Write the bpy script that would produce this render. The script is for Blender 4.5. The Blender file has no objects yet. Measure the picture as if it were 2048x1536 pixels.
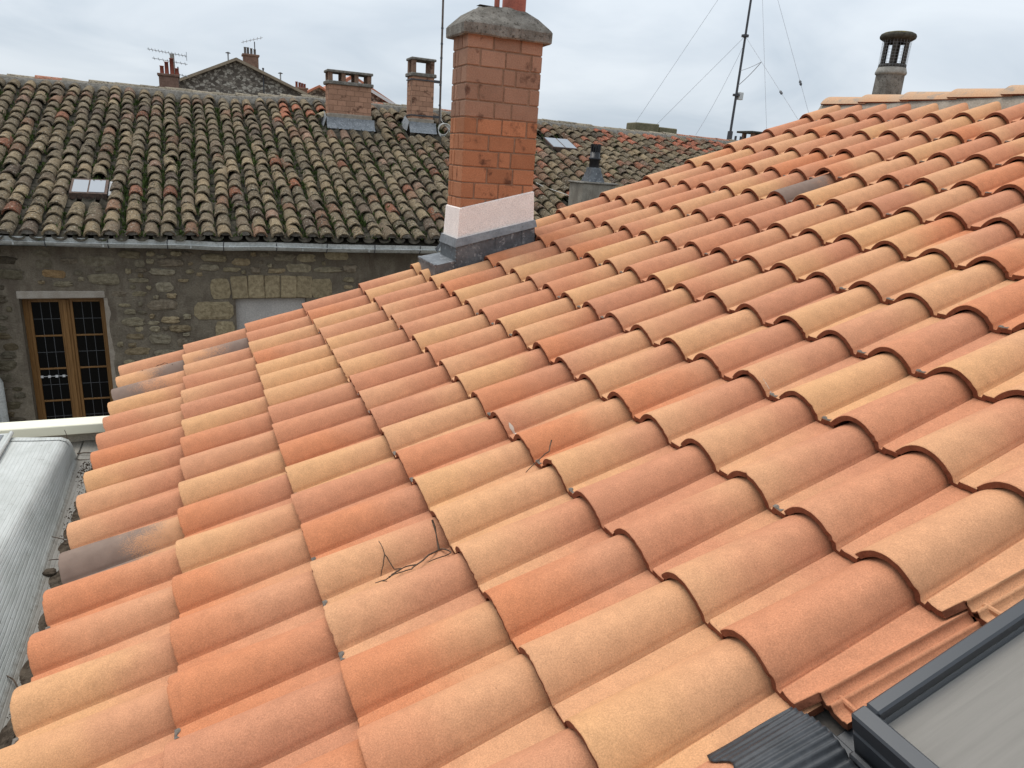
import bpy, bmesh, math, random
import numpy as np
from mathutils import Matrix, Vector, noise as mnoise
scene = bpy.context.scene
col = scene.collection
rad = math.radians

# ------------------------------------------------------------------ camera
CAM = Vector((0.49576, -4.65850, 1.32288))
cR = Vector((0.91920201, -0.3881531, 0.06636896))
cU = Vector((0.05784048, 0.29979617, 0.95224825))
cF = Vector((0.38951527, 0.87146969, -0.2980242))
cd = bpy.data.cameras.new('camera')
cam = bpy.data.objects.new('camera', cd)
col.objects.link(cam)
cam.matrix_world = Matrix(((cR.x, cU.x, -cF.x, CAM.x), (cR.y, cU.y, -cF.y, CAM.y), (cR.z, cU.z, -cF.z, CAM.z), (0, 0, 0, 1)))
cd.sensor_fit = 'HORIZONTAL'
cd.sensor_width = 36.0
cd.lens = 1424.76 / 2048 * 36
cd.clip_start = 0.02
cd.clip_end = 6000
scene.camera = cam
scene.render.resolution_x, scene.render.resolution_y = 1024, 768

# ------------------------------------------------------------------ world and sun (overcast)
SUN_EL, SUN_AZ = rad(64), rad(-22)          # azimuth from +Y towards +X
world = bpy.data.worlds.new('World')
scene.world = world
world.use_nodes = True
nt = world.node_tree
nt.nodes.clear()
def WN(t, **k):
    n = nt.nodes.new(t)
    for a, b in k.items(): setattr(n, a, b)
    return n
wo = WN('ShaderNodeOutputWorld')
bgs, bgc = WN('ShaderNodeBackground'), WN('ShaderNodeBackground')
mixw = WN('ShaderNodeMixShader')
sky = WN('ShaderNodeTexSky')
sky.sky_type = 'NISHITA'
sky.sun_disc = False
sky.sun_elevation = SUN_EL
sky.sun_rotation = SUN_AZ
nt.links.new(sky.outputs[0], bgs.inputs[0])
bgs.inputs[1].default_value = 0.05
tc = WN('ShaderNodeTexCoord')
sep = WN('ShaderNodeSeparateXYZ')
nt.links.new(tc.outputs['Generated'], sep.inputs[0])
za = WN('ShaderNodeMath', operation='ADD'); za.inputs[1].default_value = 0.22
zm = WN('ShaderNodeMath', operation='MAXIMUM'); zm.inputs[1].default_value = 0.12
nt.links.new(sep.outputs[2], za.inputs[0]); nt.links.new(za.outputs[0], zm.inputs[0])
dx, dy = WN('ShaderNodeMath', operation='DIVIDE'), WN('ShaderNodeMath', operation='DIVIDE')
for d, i in ((dx, 0), (dy, 1)):
    nt.links.new(sep.outputs[i], d.inputs[0]); nt.links.new(zm.outputs[0], d.inputs[1])
cmb = WN('ShaderNodeCombineXYZ')
nt.links.new(dx.outputs[0], cmb.inputs[0]); nt.links.new(dy.outputs[0], cmb.inputs[1])
cn = WN('ShaderNodeTexNoise'); cn.inputs['Scale'].default_value = 1.15; cn.inputs['Detail'].default_value = 5; cn.inputs['Roughness'].default_value = 0.52; cn.inputs['Distortion'].default_value = 0.5
nt.links.new(cmb.outputs[0], cn.inputs['Vector'])
cr = WN('ShaderNodeValToRGB')
cr.color_ramp.elements[0].position = 0.34; cr.color_ramp.elements[0].color = (0.375, 0.425, 0.480, 1)
cr.color_ramp.elements[1].position = 0.66; cr.color_ramp.elements[1].color = (0.515, 0.555, 0.595, 1)
nt.links.new(cn.outputs['Fac'], cr.inputs[0])
nt.links.new(cr.outputs[0], bgc.inputs[0])
# an overcast sky grows brighter from horizon to zenith
zc = WN('ShaderNodeMath', operation='MAXIMUM'); zc.inputs[1].default_value = 0.0
nt.links.new(sep.outputs[2], zc.inputs[0])
zg = WN('ShaderNodeMath', operation='MULTIPLY_ADD'); zg.inputs[1].default_value = 0.85; zg.inputs[2].default_value = 0.96
nt.links.new(zc.outputs[0], zg.inputs[0]); nt.links.new(zg.outputs[0], bgc.inputs[1])
mixw.inputs[0].default_value = 0.93
nt.links.new(bgs.outputs[0], mixw.inputs[1]); nt.links.new(bgc.outputs[0], mixw.inputs[2])
nt.links.new(mixw.outputs[0], wo.inputs[0])

sl = bpy.data.lights.new('sun', 'SUN')
sl.energy = 1.5
sl.angle = rad(32)
sl.color = (1.0, 0.955, 0.89)
sun = bpy.data.objects.new('sun', sl)
col.objects.link(sun)
sdir = Vector((math.sin(SUN_AZ) * math.cos(SUN_EL), math.cos(SUN_AZ) * math.cos(SUN_EL), math.sin(SUN_EL)))
sun.rotation_euler = sdir.to_track_quat('Z', 'Y').to_euler()
sun.location = (0, 0, 30)
scene.view_settings.view_transform = 'Standard'
scene.view_settings.look = 'None'
scene.view_settings.exposure = 0.62
scene.view_settings.gamma = 1.0
scene.view_settings.use_curve_mapping = False

# ------------------------------------------------------------------ helpers
W = {}
def put(name, me, parent=None, M=None, color=None):
    o = bpy.data.objects.new(name, me)
    col.objects.link(o)
    M = M or Matrix()
    if parent is not None:
        o.parent = parent
        o.matrix_parent_inverse = W[parent.name].inverted()
    o.matrix_basis = M
    W[o.name] = M.copy()
    if color: o.color = color
    return o
def thing(name, label, cat, loc=(0, 0, 0), group=None):
    o = put(name, None, None, Matrix.Translation(loc))
    o.empty_display_size = 0.1
    return tag(o, label, cat, group)
def tag(o, label=None, cat=None, group=None, kind=None):
    if label: o['label'] = label
    if cat: o['category'] = cat
    if group: o['group'] = group
    if kind: o['kind'] = kind
    return o

class G:
    """collects geometry for ONE mesh"""
    def __init__(s): s.v, s.f, s.m, s.sm = [], [], [], []
    def add(s, V, F, mi=0, smooth=False):
        b = len(s.v)
        s.v += [tuple(v) for v in V]
        for f in F:
            s.f.append([i + b for i in f]); s.m.append(mi); s.sm.append(smooth)
        return s
    def box(s, x0, x1, y0, y1, z0, z1, mi=0, c=0.0, jit=0.0, rnd=None):
        if c <= 0:
            V = [(x, y, z) for x in (x0, x1) for y in (y0, y1) for z in (z0, z1)]
            F = [(0, 1, 3, 2), (4, 6, 7, 5), (0, 4, 5, 1), (2, 3, 7, 6), (0, 2, 6, 4), (1, 5, 7, 3)]
            return s.add(V, F, mi)
        bm = bmesh.new()
        bmesh.ops.create_cube(bm, size=1)
        for v in bm.verts:
            v.co = Vector(((x0 + x1) / 2 + v.co.x * (x1 - x0), (y0 + y1) / 2 + v.co.y * (y1 - y0), (z0 + z1) / 2 + v.co.z * (z1 - z0)))
            if jit: v.co += Vector([rnd.uniform(-jit, jit) for _ in range(3)])
        bmesh.ops.bevel(bm, geom=bm.edges[:], offset=c, segments=1, affect='EDGES')
        bm.verts.index_update()
        s.add([v.co[:] for v in bm.verts], [[v.index for v in f.verts] for f in bm.faces], mi)
        bm.free()
        return s
    def tube(s, pts, r, n=8, mi=0, caps=True, smooth=True):
        pts = [Vector(p) for p in pts]
        rs = r if isinstance(r, (list, tuple)) else [r] * len(pts)
        V, F = [], []
        for i, p in enumerate(pts):
            d = (pts[min(i + 1, len(pts) - 1)] - pts[max(i - 1, 0)]).normalized()
            u = d.orthogonal().normalized() if i == 0 else (pu - d * pu.dot(d)).normalized()
            pu = u; w = d.cross(u)
            for k in range(n):
                t = 2 * math.pi * k / n
                V.append(p + (u * math.cos(t) + w * math.sin(t)) * rs[i])
        for i in range(len(pts) - 1):
            for k in range(n):
                a, b = i * n + k, i * n + (k + 1) % n
                F.append((a, b, b + n, a + n))
        s.add(V, F, mi, smooth)
        if caps:
            s.add([V[k] for k in range(n)], [tuple(range(n))[::-1]], mi)
            s.add([V[-n + k] for k in range(n)], [tuple(range(n))], mi)
        return s
    def lathe(s, prof, cx, cy, n=24, mi=0, smooth=True, lean=(0, 0)):
        V, F = [], []
        for (r, z) in prof:
            for k in range(n):
                t = 2 * math.pi * k / n
                V.append((cx + r * math.cos(t) + lean[0] * z, cy + r * math.sin(t) + lean[1] * z, z))
        for i in range(len(prof) - 1):
            for k in range(n):
                a, b = i * n + k, i * n + (k + 1) % n
                F.append((a, b, b + n, a + n))
        return s.add(V, F, mi, smooth)
    def extrude(s, poly, axis, a0, a1, mi=0, smooth=False):
        """closed polygon in the two other axes, extruded along axis"""
        n = len(poly)
        def P(q, a):
            q = list(q); q.insert(axis, a); return tuple(q)
        V = [P(q, a0) for q in poly] + [P(q, a1) for q in poly]
        s.add(V, [(i, (i + 1) % n, (i + 1) % n + n, i + n) for i in range(n)], mi, smooth)
        s.add(V[:n], [tuple(range(n))[::-1]], mi); s.add(V[n:], [tuple(range(n))], mi)
        return s
    def grid(s, fn, nu, nv, mi=0, smooth=True, flip=False):
        V = [fn(i / (nu - 1), j / (nv - 1)) for i in range(nu) for j in range(nv)]
        F = []
        for i in range(nu - 1):
            for j in range(nv - 1):
                q = (i * nv + j, (i + 1) * nv + j, (i + 1) * nv + j + 1, i * nv + j + 1)
                F.append(q[::-1] if flip else q)
        return s.add(V, F, mi, smooth)
    def mesh(s, name, *mats, fix=False):
        me = bpy.data.meshes.new(name)
        me.from_pydata(s.v, [], s.f)
        for m in mats: me.materials.append(m)
        me.polygons.foreach_set('material_index', s.m)
        me.polygons.foreach_set('use_smooth', s.sm)
        if fix:
            bm = bmesh.new(); bm.from_mesh(me)
            bmesh.ops.recalc_face_normals(bm, faces=bm.faces[:])
            bm.to_mesh(me); bm.free()
        me.update()
        return me

# ------------------------------------------------------------------ materials
class MT:
    def __init__(s, name, rough=0.85, spec=0.25):
        s.mat = bpy.data.materials.new(name); s.mat.use_nodes = True
        s.t = s.mat.node_tree
        s.b = s.t.nodes['Principled BSDF']
        s.b.inputs['Roughness'].default_value = rough
        s.b.inputs['Specular IOR Level'].default_value = spec
    def n(s, t, **k):
        x = s.t.nodes.new(t)
        for a, b in k.items(): setattr(x, a, b)
        return x
    def l(s, a, b): s.t.links.new(a, b)
    def val(s, sock, v):
        if hasattr(v, 'is_output'): s.l(v, sock)
        else: sock.default_value = v
    def math(s, op, a, b=0.0, c=None, clamp=False):
        m = s.n('ShaderNodeMath', operation=op, use_clamp=clamp)
        s.val(m.inputs[0], a); s.val(m.inputs[1], b)
        if c is not None: s.val(m.inputs[2], c)
        return m.outputs[0]
    def mix(s, fac, a, b, blend='MIX'):
        m = s.n('ShaderNodeMix', data_type='RGBA', blend_type=blend)
        s.val(m.inputs[0], fac)
        s.val(m.inputs[6], a if hasattr(a, 'is_output') else (*a, 1)[:4])
        s.val(m.inputs[7], b if hasattr(b, 'is_output') else (*b, 1)[:4])
        return m.outputs[2]
    def ramp(s, fac, stops, interp='LINEAR'):
        r = s.n('ShaderNodeValToRGB'); s.val(r.inputs[0], fac)
        r.color_ramp.interpolation = interp
        e = r.color_ramp.elements
        while len(e) < len(stops): e.new(0.5)
        for i, (p, c) in enumerate(stops):
            e[i].position = p
            e[i].color = (c, c, c, 1) if not isinstance(c, (tuple, list)) else (*c, 1)[:4]
        return r.outputs[0]
    def smooth(s, v, lo, hi):
        m = s.n('ShaderNodeMapRange', interpolation_type='SMOOTHSTEP')
        s.val(m.inputs[0], v); m.inputs[1].default_value = lo; m.inputs[2].default_value = hi
        return m.outputs[0]
    def noise(s, vec, scale, detail=3, rough=0.55, w=None, dist=0.0):
        x = s.n('ShaderNodeTexNoise')
        if w is not None:
            x.noise_dimensions = '4D'; s.val(x.inputs['W'], w)
        s.l(vec, x.inputs['Vector'])
        x.inputs['Scale'].default_value = scale; x.inputs['Detail'].default_value = detail
        x.inputs['Roughness'].default_value = rough; x.inputs['Distortion'].default_value = dist
        return x.outputs['Fac']
    def pos(s): return s.n('ShaderNodeNewGeometry').outputs['Position']
    def obj(s): return s.n('ShaderNodeTexCoord').outputs['Object']
    def scale(s, vec, sc):
        m = s.n('ShaderNodeMapping'); s.l(vec, m.inputs[0]); m.inputs['Scale'].default_value = sc
        return m.outputs[0]
    def color(s, c): s.val(s.b.inputs['Base Color'], c if hasattr(c, 'is_output') else (*c, 1)[:4]); return s
    def bump(s, h, strength=0.3, dist=0.002):
        b = s.n('ShaderNodeBump'); b.inputs['Strength'].default_value = strength; b.inputs['Distance'].default_value = dist
        s.l(h, b.inputs['Height']); s.l(b.outputs[0], s.b.inputs['Normal']); return s

def mottled(name, c1, c2, scale=8, rough=0.85, spec=0.2, c3=None, fine=120, bump=0.3, bd=0.003, metal=0.0, dirt=None, objcol=False):
    m = MT(name, rough, spec)
    p = m.pos()
    a = m.noise(p, scale, 5, 0.6)
    c = m.mix(m.smooth(a, 0.35, 0.65), c1, c2)
    if objcol:
        oi = m.n('ShaderNodeObjectInfo')
        c = m.mix(1.0, c, oi.outputs['Color'], 'MULTIPLY')
    f = m.noise(p, fine, 4, 0.65)
    c = m.mix(1.0, c, m.ramp(f, [(0.25, 0.72), (0.75, 1.25)]), 'MULTIPLY')
    if c3:
        k = m.noise(p, scale * 3.1, 4, 0.7)
        c = m.mix(m.smooth(k, 0.56, 0.64), c, c3)
    if dirt:
        k = m.noise(m.scale(p, (1, 1, 0.25)), scale * 1.3, 4, 0.6)
        c = m.mix(m.math('MULTIPLY', m.smooth(k, 0.48, 0.68), 0.8), c, dirt)
    m.color(c)
    m.b.inputs['Metallic'].default_value = metal
    if bump: m.bump(m.math('ADD', f, m.math('MULTIPLY', a, 1.5)), bump, bd)
    return m.mat

# --- new clay tile: obj.color = (tail tone, head tone, blend position, smoke mode)
m = MT('new_clay_tile', 0.82, 0.22)
oi = m.n('ShaderNodeObjectInfo')
sp = m.n('ShaderNodeSeparateColor'); m.l(oi.outputs['Color'], sp.inputs[0])
ob = m.obj()
so = m.n('ShaderNodeSeparateXYZ'); m.l(ob, so.inputs[0])
xr = m.math('DIVIDE', so.outputs[0], 0.40)
rw = m.math('MULTIPLY', oi.outputs['Random'], 50.0)
TONES = [(0.0, (0.510, 0.190, 0.085)), (0.28, (0.498, 0.210, 0.109)), (0.41, (0.465, 0.203, 0.112)), (0.57, (0.525, 0.249, 0.132)), (0.78, (0.548, 0.280, 0.144)), (1.0, (0.565, 0.298, 0.140))]
big = m.noise(ob, 7.0, 3, 0.5, w=rw)
wob = m.math('MULTIPLY', m.math('SUBTRACT', big, 0.5), 0.7)
fac = m.smooth(m.math('ADD', m.math('SUBTRACT', xr, sp.outputs[2]), wob), -0.42, 0.42)
c = m.mix(fac, m.ramp(sp.outputs[0], TONES), m.ramp(sp.outputs[1], TONES))
g1 = m.noise(ob, 330, 3, 0.75, w=rw)
g2 = m.noise(ob, 900, 2, 0.6, w=rw)
c = m.mix(1.0, c, m.ramp(g1, [(0.30, 0.74), (0.5, 0.985), (0.70, 1.26)]), 'MULTIPLY')
c = m.mix(m.math('MULTIPLY', m.smooth(g2, 0.60, 0.74), 0.28), c, (0.72, 0.52, 0.36))
med = m.noise(ob, 26, 4, 0.6, w=rw)
c = m.mix(1.0, c, m.ramp(med, [(0.3, 0.90), (0.7, 1.08)]), 'MULTIPLY')
pit = m.noise(ob, 150, 2, 0.5, w=rw)
c = m.mix(m.math('MULTIPLY', m.smooth(pit, 0.715, 0.765), 0.7), c, (0.16, 0.08, 0.05))
# kiln smoke on a few tiles
al = oi.outputs['Alpha']
on = m.math('GREATER_THAN', al, 0.25)
up = m.math('GREATER_THAN', al, 0.75)
sgn = m.math('SUBTRACT', 1.0, m.math('MULTIPLY', up, 2.0))
edge = m.math('MULTIPLY', m.math('SUBTRACT', sp.outputs[2], xr), sgn)
gr = m.math('MULTIPLY', m.math('SUBTRACT', g1, 0.5), 1.5)
sm = m.smooth(m.math('ADD', m.math('ADD', edge, gr), m.math('MULTIPLY', m.math('SUBTRACT', big, 0.5), 0.9)), -0.12, 0.14)
c = m.mix(m.math('MULTIPLY', m.math('MULTIPLY', sm, on), 0.93), c, m.mix(med, (0.135, 0.097, 0.079), (0.225, 0.170, 0.138)))
m.color(c)
m.bump(m.math('ADD', g1, m.math('MULTIPLY', g2, 0.5)), 0.30, 0.0012)
M_TILE = m.mat
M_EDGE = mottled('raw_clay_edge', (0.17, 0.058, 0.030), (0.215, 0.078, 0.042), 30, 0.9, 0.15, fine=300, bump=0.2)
M_RIDGE = mottled('aged_clay_ridge', (0.46, 0.30, 0.19), (0.52, 0.29, 0.16), 4, 0.85, 0.2, c3=(0.33, 0.25, 0.19), fine=160)
M_MORT = mottled('ridge_mortar', (0.27, 0.23, 0.185), (0.34, 0.295, 0.24), 14, 0.95, 0.1, fine=140, bump=0.7, bd=0.006)
M_DECK = mottled('roof_underlay', (0.05, 0.045, 0.04), (0.08, 0.07, 0.06), 6)
M_RENDER = mottled('house_render', (0.42, 0.37, 0.30), (0.36, 0.31, 0.25), 2.5, dirt=(0.22, 0.19, 0.15))
M_LEAD = mottled('sheet_lead', (0.085, 0.09, 0.097), (0.135, 0.143, 0.15), 9, 0.48, 0.5, c3=(0.25, 0.255, 0.26), fine=60, bump=0.25, metal=0.35)
M_WHITE = mottled('pinkish_white_render', (0.82, 0.73, 0.675), (0.88, 0.79, 0.73), 10, 0.95, 0.1, fine=170, bump=0.9, bd=0.004)
M_ALU = MT('dark_grey_aluminium', 0.42, 0.5).color((0.030, 0.033, 0.038)).mat
M_BLACK = mottled('black_flashing', (0.022, 0.024, 0.027), (0.036, 0.038, 0.042), 12, 0.5, 0.5, fine=80, bump=0.15)
M_ZINC = mottled('weathered_zinc', (0.46, 0.475, 0.455), (0.56, 0.575, 0.555), 3, 0.45, 0.5, fine=40, bump=0.15, metal=0.1, c3=(0.36, 0.37, 0.35))
M_CEMENT = mottled('lichen_cement', (0.15, 0.135, 0.115), (0.24, 0.22, 0.19), 16, 0.95, 0.1, c3=(0.085, 0.075, 0.062), fine=120, bump=0.9, bd=0.008)
M_POT = mottled('terracotta_pot', (0.33, 0.10, 0.065), (0.26, 0.085, 0.06), 9, 0.8, 0.2)
M_IRON = mottled('rusty_pole', (0.10, 0.075, 0.06), (0.17, 0.135, 0.115), 14, 0.7, 0.3)
M_STEEL = MT('galvanised_steel', 0.45, 0.5).color((0.30, 0.31, 0.32)).mat
M_DKSTEEL = MT('dark_steel', 0.55, 0.4).color((0.06, 0.06, 0.065)).mat
M_WIRE = MT('wire', 0.6, 0.3).color((0.36, 0.37, 0.39)).mat
M_CABLE = MT('white_cable', 0.6, 0.3).color((0.55, 0.53, 0.48)).mat
M_TWIG = mottled('dry_bark', (0.07, 0.048, 0.035), (0.12, 0.085, 0.06), 60, 0.9, 0.1)
M_CREAM = MT('cream_painted_board', 0.5, 0.35).color((0.74, 0.70, 0.55)).mat
M_DIRT = mottled('dark_dirt', (0.045, 0.034, 0.025), (0.10, 0.078, 0.058), 40, 0.98, 0.05, fine=240, bump=0.8)
M_CHBLOCK = mottled('chimney_block', (0.92, 0.92, 0.92), (1.0, 1.0, 1.0), 12, 0.95, 0.1, fine=150, bump=0.9, bd=0.004, objcol=True)
m_ = bpy.data.materials['chimney_block']
M_CHMORT = mottled('chimney_mortar', (0.235, 0.14, 0.092), (0.29, 0.18, 0.122), 20, 0.95, 0.1, fine=150, bump=0.6)
M_STONE = mottled('rubble_stone', (0.72, 0.70, 0.66), (1.1, 1.09, 1.06), 18, 0.95, 0.1, fine=110, bump=1.0, bd=0.012, objcol=True)
M_WALLM = mottled('wall_mortar', (0.155, 0.130, 0.098), (0.21, 0.178, 0.134), 5, 0.98, 0.05, fine=60, bump=1.0, bd=0.016, dirt=(0.12, 0.096, 0.074))
M_FARSTONE = None
M_WOOD = None

# stained chimney blocks: sooty blotches with a shape of their own
def soot(mat, seedscale, amt, colr):
    t = mat.node_tree
    b = t.nodes['Principled BSDF']
    src = b.inputs['Base Color'].links[0].from_socket
    g = t.nodes.new('ShaderNodeNewGeometry')
    n1 = t.nodes.new('ShaderNodeTexNoise'); n1.inputs['Scale'].default_value = seedscale; n1.inputs['Detail'].default_value = 5
    n1.inputs['Roughness'].default_value = 0.65
    t.links.new(g.outputs['Position'], n1.inputs['Vector'])
    mr = t.nodes.new('ShaderNodeMapRange'); mr.interpolation_type = 'SMOOTHSTEP'
    mr.inputs[1].default_value = 0.555; mr.inputs[2].default_value = 0.68; mr.inputs[4].default_value = amt
    t.links.new(n1.outputs['Fac'], mr.inputs[0])
    mx = t.nodes.new('ShaderNodeMix'); mx.data_type = 'RGBA'
    t.links.new(mr.outputs[0], mx.inputs[0]); t.links.new(src, mx.inputs[6]); mx.inputs[7].default_value = (*colr, 1)
    t.links.new(mx.outputs[2], b.inputs['Base Color'])
soot(M_CHBLOCK, 6.5, 0.85, (0.085, 0.04, 0.028))

# --- old clay tiles (per tile tone), shared between single tiles and the joined rest
def old_tile(name, joined):
    m = MT(name, 0.95, 0.1)
    if joined:
        a = m.n('ShaderNodeAttribute', attribute_name='tone'); tone = a.outputs['Color']
    else:
        tone = m.n('ShaderNodeObjectInfo').outputs['Color']
    p = m.pos()
    f = m.noise(p, 75, 4, 0.75)
    c = m.mix(1.0, tone, m.ramp(f, [(0.30, 0.50), (0.5, 0.95), (0.70, 1.45)]), 'MULTIPLY')
    big = m.noise(p, 2.2, 3, 0.6)
    lich = m.noise(p, 27, 5, 0.78)
    thr = m.math('SUBTRACT', lich, m.math('MULTIPLY', m.math('SUBTRACT', big, 0.5), 0.35))
    c = m.mix(m.math('MULTIPLY', m.smooth(thr, 0.505, 0.60), 0.85), c, (0.030, 0.025, 0.019))
    pale = m.noise(p, 34, 4, 0.75)
    c = m.mix(m.math('MULTIPLY', m.smooth(pale, 0.585, 0.645), 0.8), c, (0.42, 0.385, 0.31))
    mid = m.noise(p, 14, 4, 0.65)
    c = m.mix(m.math('MULTIPLY', m.smooth(mid, 0.52, 0.72), 0.4), c, (0.12, 0.105, 0.07))
    m.color(c)
    m.bump(m.math('ADD', f, lich), 0.7, 0.008)
    return m.mat
M_OLD, M_OLDJ = old_tile('old_clay_tile', False), old_tile('old_clay_tile_far', True)
M_MOSS = mottled('moss', (0.035, 0.055, 0.014), (0.075, 0.105, 0.028), 9, 0.95, 0.1, fine=80, bump=0)
M_CHAN = mottled('mossy_channel_tile', (0.055, 0.048, 0.038), (0.095, 0.082, 0.064), 10, 0.98, 0.05, c3=(0.035, 0.045, 0.018), fine=90, bump=0.7, bd=0.006)

# ================================================================== ground and bodies
tag(put('ground', G().add([(-3000, -3000, -8), (3000, -3000, -8), (3000, 3000, -8), (-3000, 3000, -8)], [(0, 1, 2, 3)]).mesh('ground', mottled('town_ground', (0.10, 0.095, 0.09), (0.16, 0.15, 0.14), 0.05, fine=2, bump=0))), 'paved ground far below the roofs', None, None, 'structure')

# ================================================================== the house with the new roof
TH = 0.356084; AG = 0.375799; BW = 0.22
CT, ST = math.cos(TH), math.sin(TH)
def sag(c, r):
    c_, r_ = c / 15, r / 20
    return (-0.217458 + 0.152708 * c_ - 0.128557 * r_) * c_ * (1 - c_) - 0.0377414 * r_ * (1 - r_) - 0.0624289 * c_ * r_
def rp(c, r, h=0.0):
    s = c * AG; H = h + sag(c, r)
    return Vector((s * CT - H * ST, -r * BW, s * ST + H * CT))

house = thing('tiled_house', 'house whose low pitched roof is covered in new orange and ochre clay tiles', 'house', (2.6, -2.2, -8))
g = G()
# roof deck follows the sagging rafters just under the tiles
g.grid(lambda u, v: rp(-0.05 + u * 15.1, -0.42 + v * 25.0, -0.105), 24, 30)
g.grid(lambda u, v: rp(-0.05 + u * 15.1, -0.42 + v * 25.0, -0.16), 24, 30, flip=True)
roof = put('roof', g.mesh('roof', M_DECK), house)
g = G()
top = [(rp(c, -0.3, -0.17).x, rp(c, -0.3, -0.17).z) for c in (0.25, 4, 8, 12, 15)]
rx = top[-1][0]
poly = [(0.06, -7.99)] + top + [(rx + 5.1, 0.0), (rx + 5.1, -7.99)]
g.extrude(poly, 1, -12.0, 0.06)
put('wall', g.mesh('house_wall', M_RENDER, fix=True), house)
# opposite slope
g = G()
g.add([(5.34, 0.10, 1.90), (10.5, 0.10, 0.02), (10.5, -12.2, 0.02), (5.34, -12.2, 1.86)], [(3, 2, 1, 0)])
put('roof_slope', g.mesh('roof_slope', M_RIDGE), house)

# ---- tile profile: crest at y=0,z=0; far lip +y; pan towards -y
TILT = 0.024 / AG
YC = -0.02           # hump centre; the hump tapers and sinks towards the head of the tile
Z0 = -0.0525         # where the near flank meets the groove
def hump(f): return 0.082 - 0.024 * f, -0.006 * f      # near half width, crest height
def prof_z(y, f=0.5):
    t = y - YC
    w, zc = hump(f)
    if t > 0: return zc - (zc + 0.0500) * (t / 0.0845) ** 2
    if t > -w: return zc - (zc - Z0) * abs(t / w) ** 2.25
    u = -w - t
    if u < 0.003: return Z0 - 0.0150 * u / 0.003  # crease slot shaped extra deep so it shades to a dark line
    if u < 0.0095: return Z0 - 0.0150
    if u < 0.0150: return Z0 - 0.0150 + 0.0125 * (u - 0.0095) / 0.0055
    return Z0 - 0.0025 - 0.0015 * math.sin(min(1, (u - 0.0150) / 0.03) * math.pi)
def prof_ys(f):
    w, zc = hump(f)
    ys = [YC + 0.0845 * k for k in (1.0, 0.98, 0.92, 0.84, 0.74, 0.62, 0.5, 0.38, 0.25, 0.12, 0.0)]
    ys += [YC - w * k for k in (0.13, 0.26, 0.39, 0.52, 0.64, 0.75, 0.85, 0.93, 1.0)]
    ys += [YC - w - k for k in (0.003, 0.0095, 0.0125, 0.0150, 0.019, 0.026)]
    return ys + [-0.142, -0.163]
M_DAB = mottled('grey_mortar_dab', (0.11, 0.095, 0.08), (0.18, 0.155, 0.13), 60, fine=200, bump=0.5)
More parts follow.
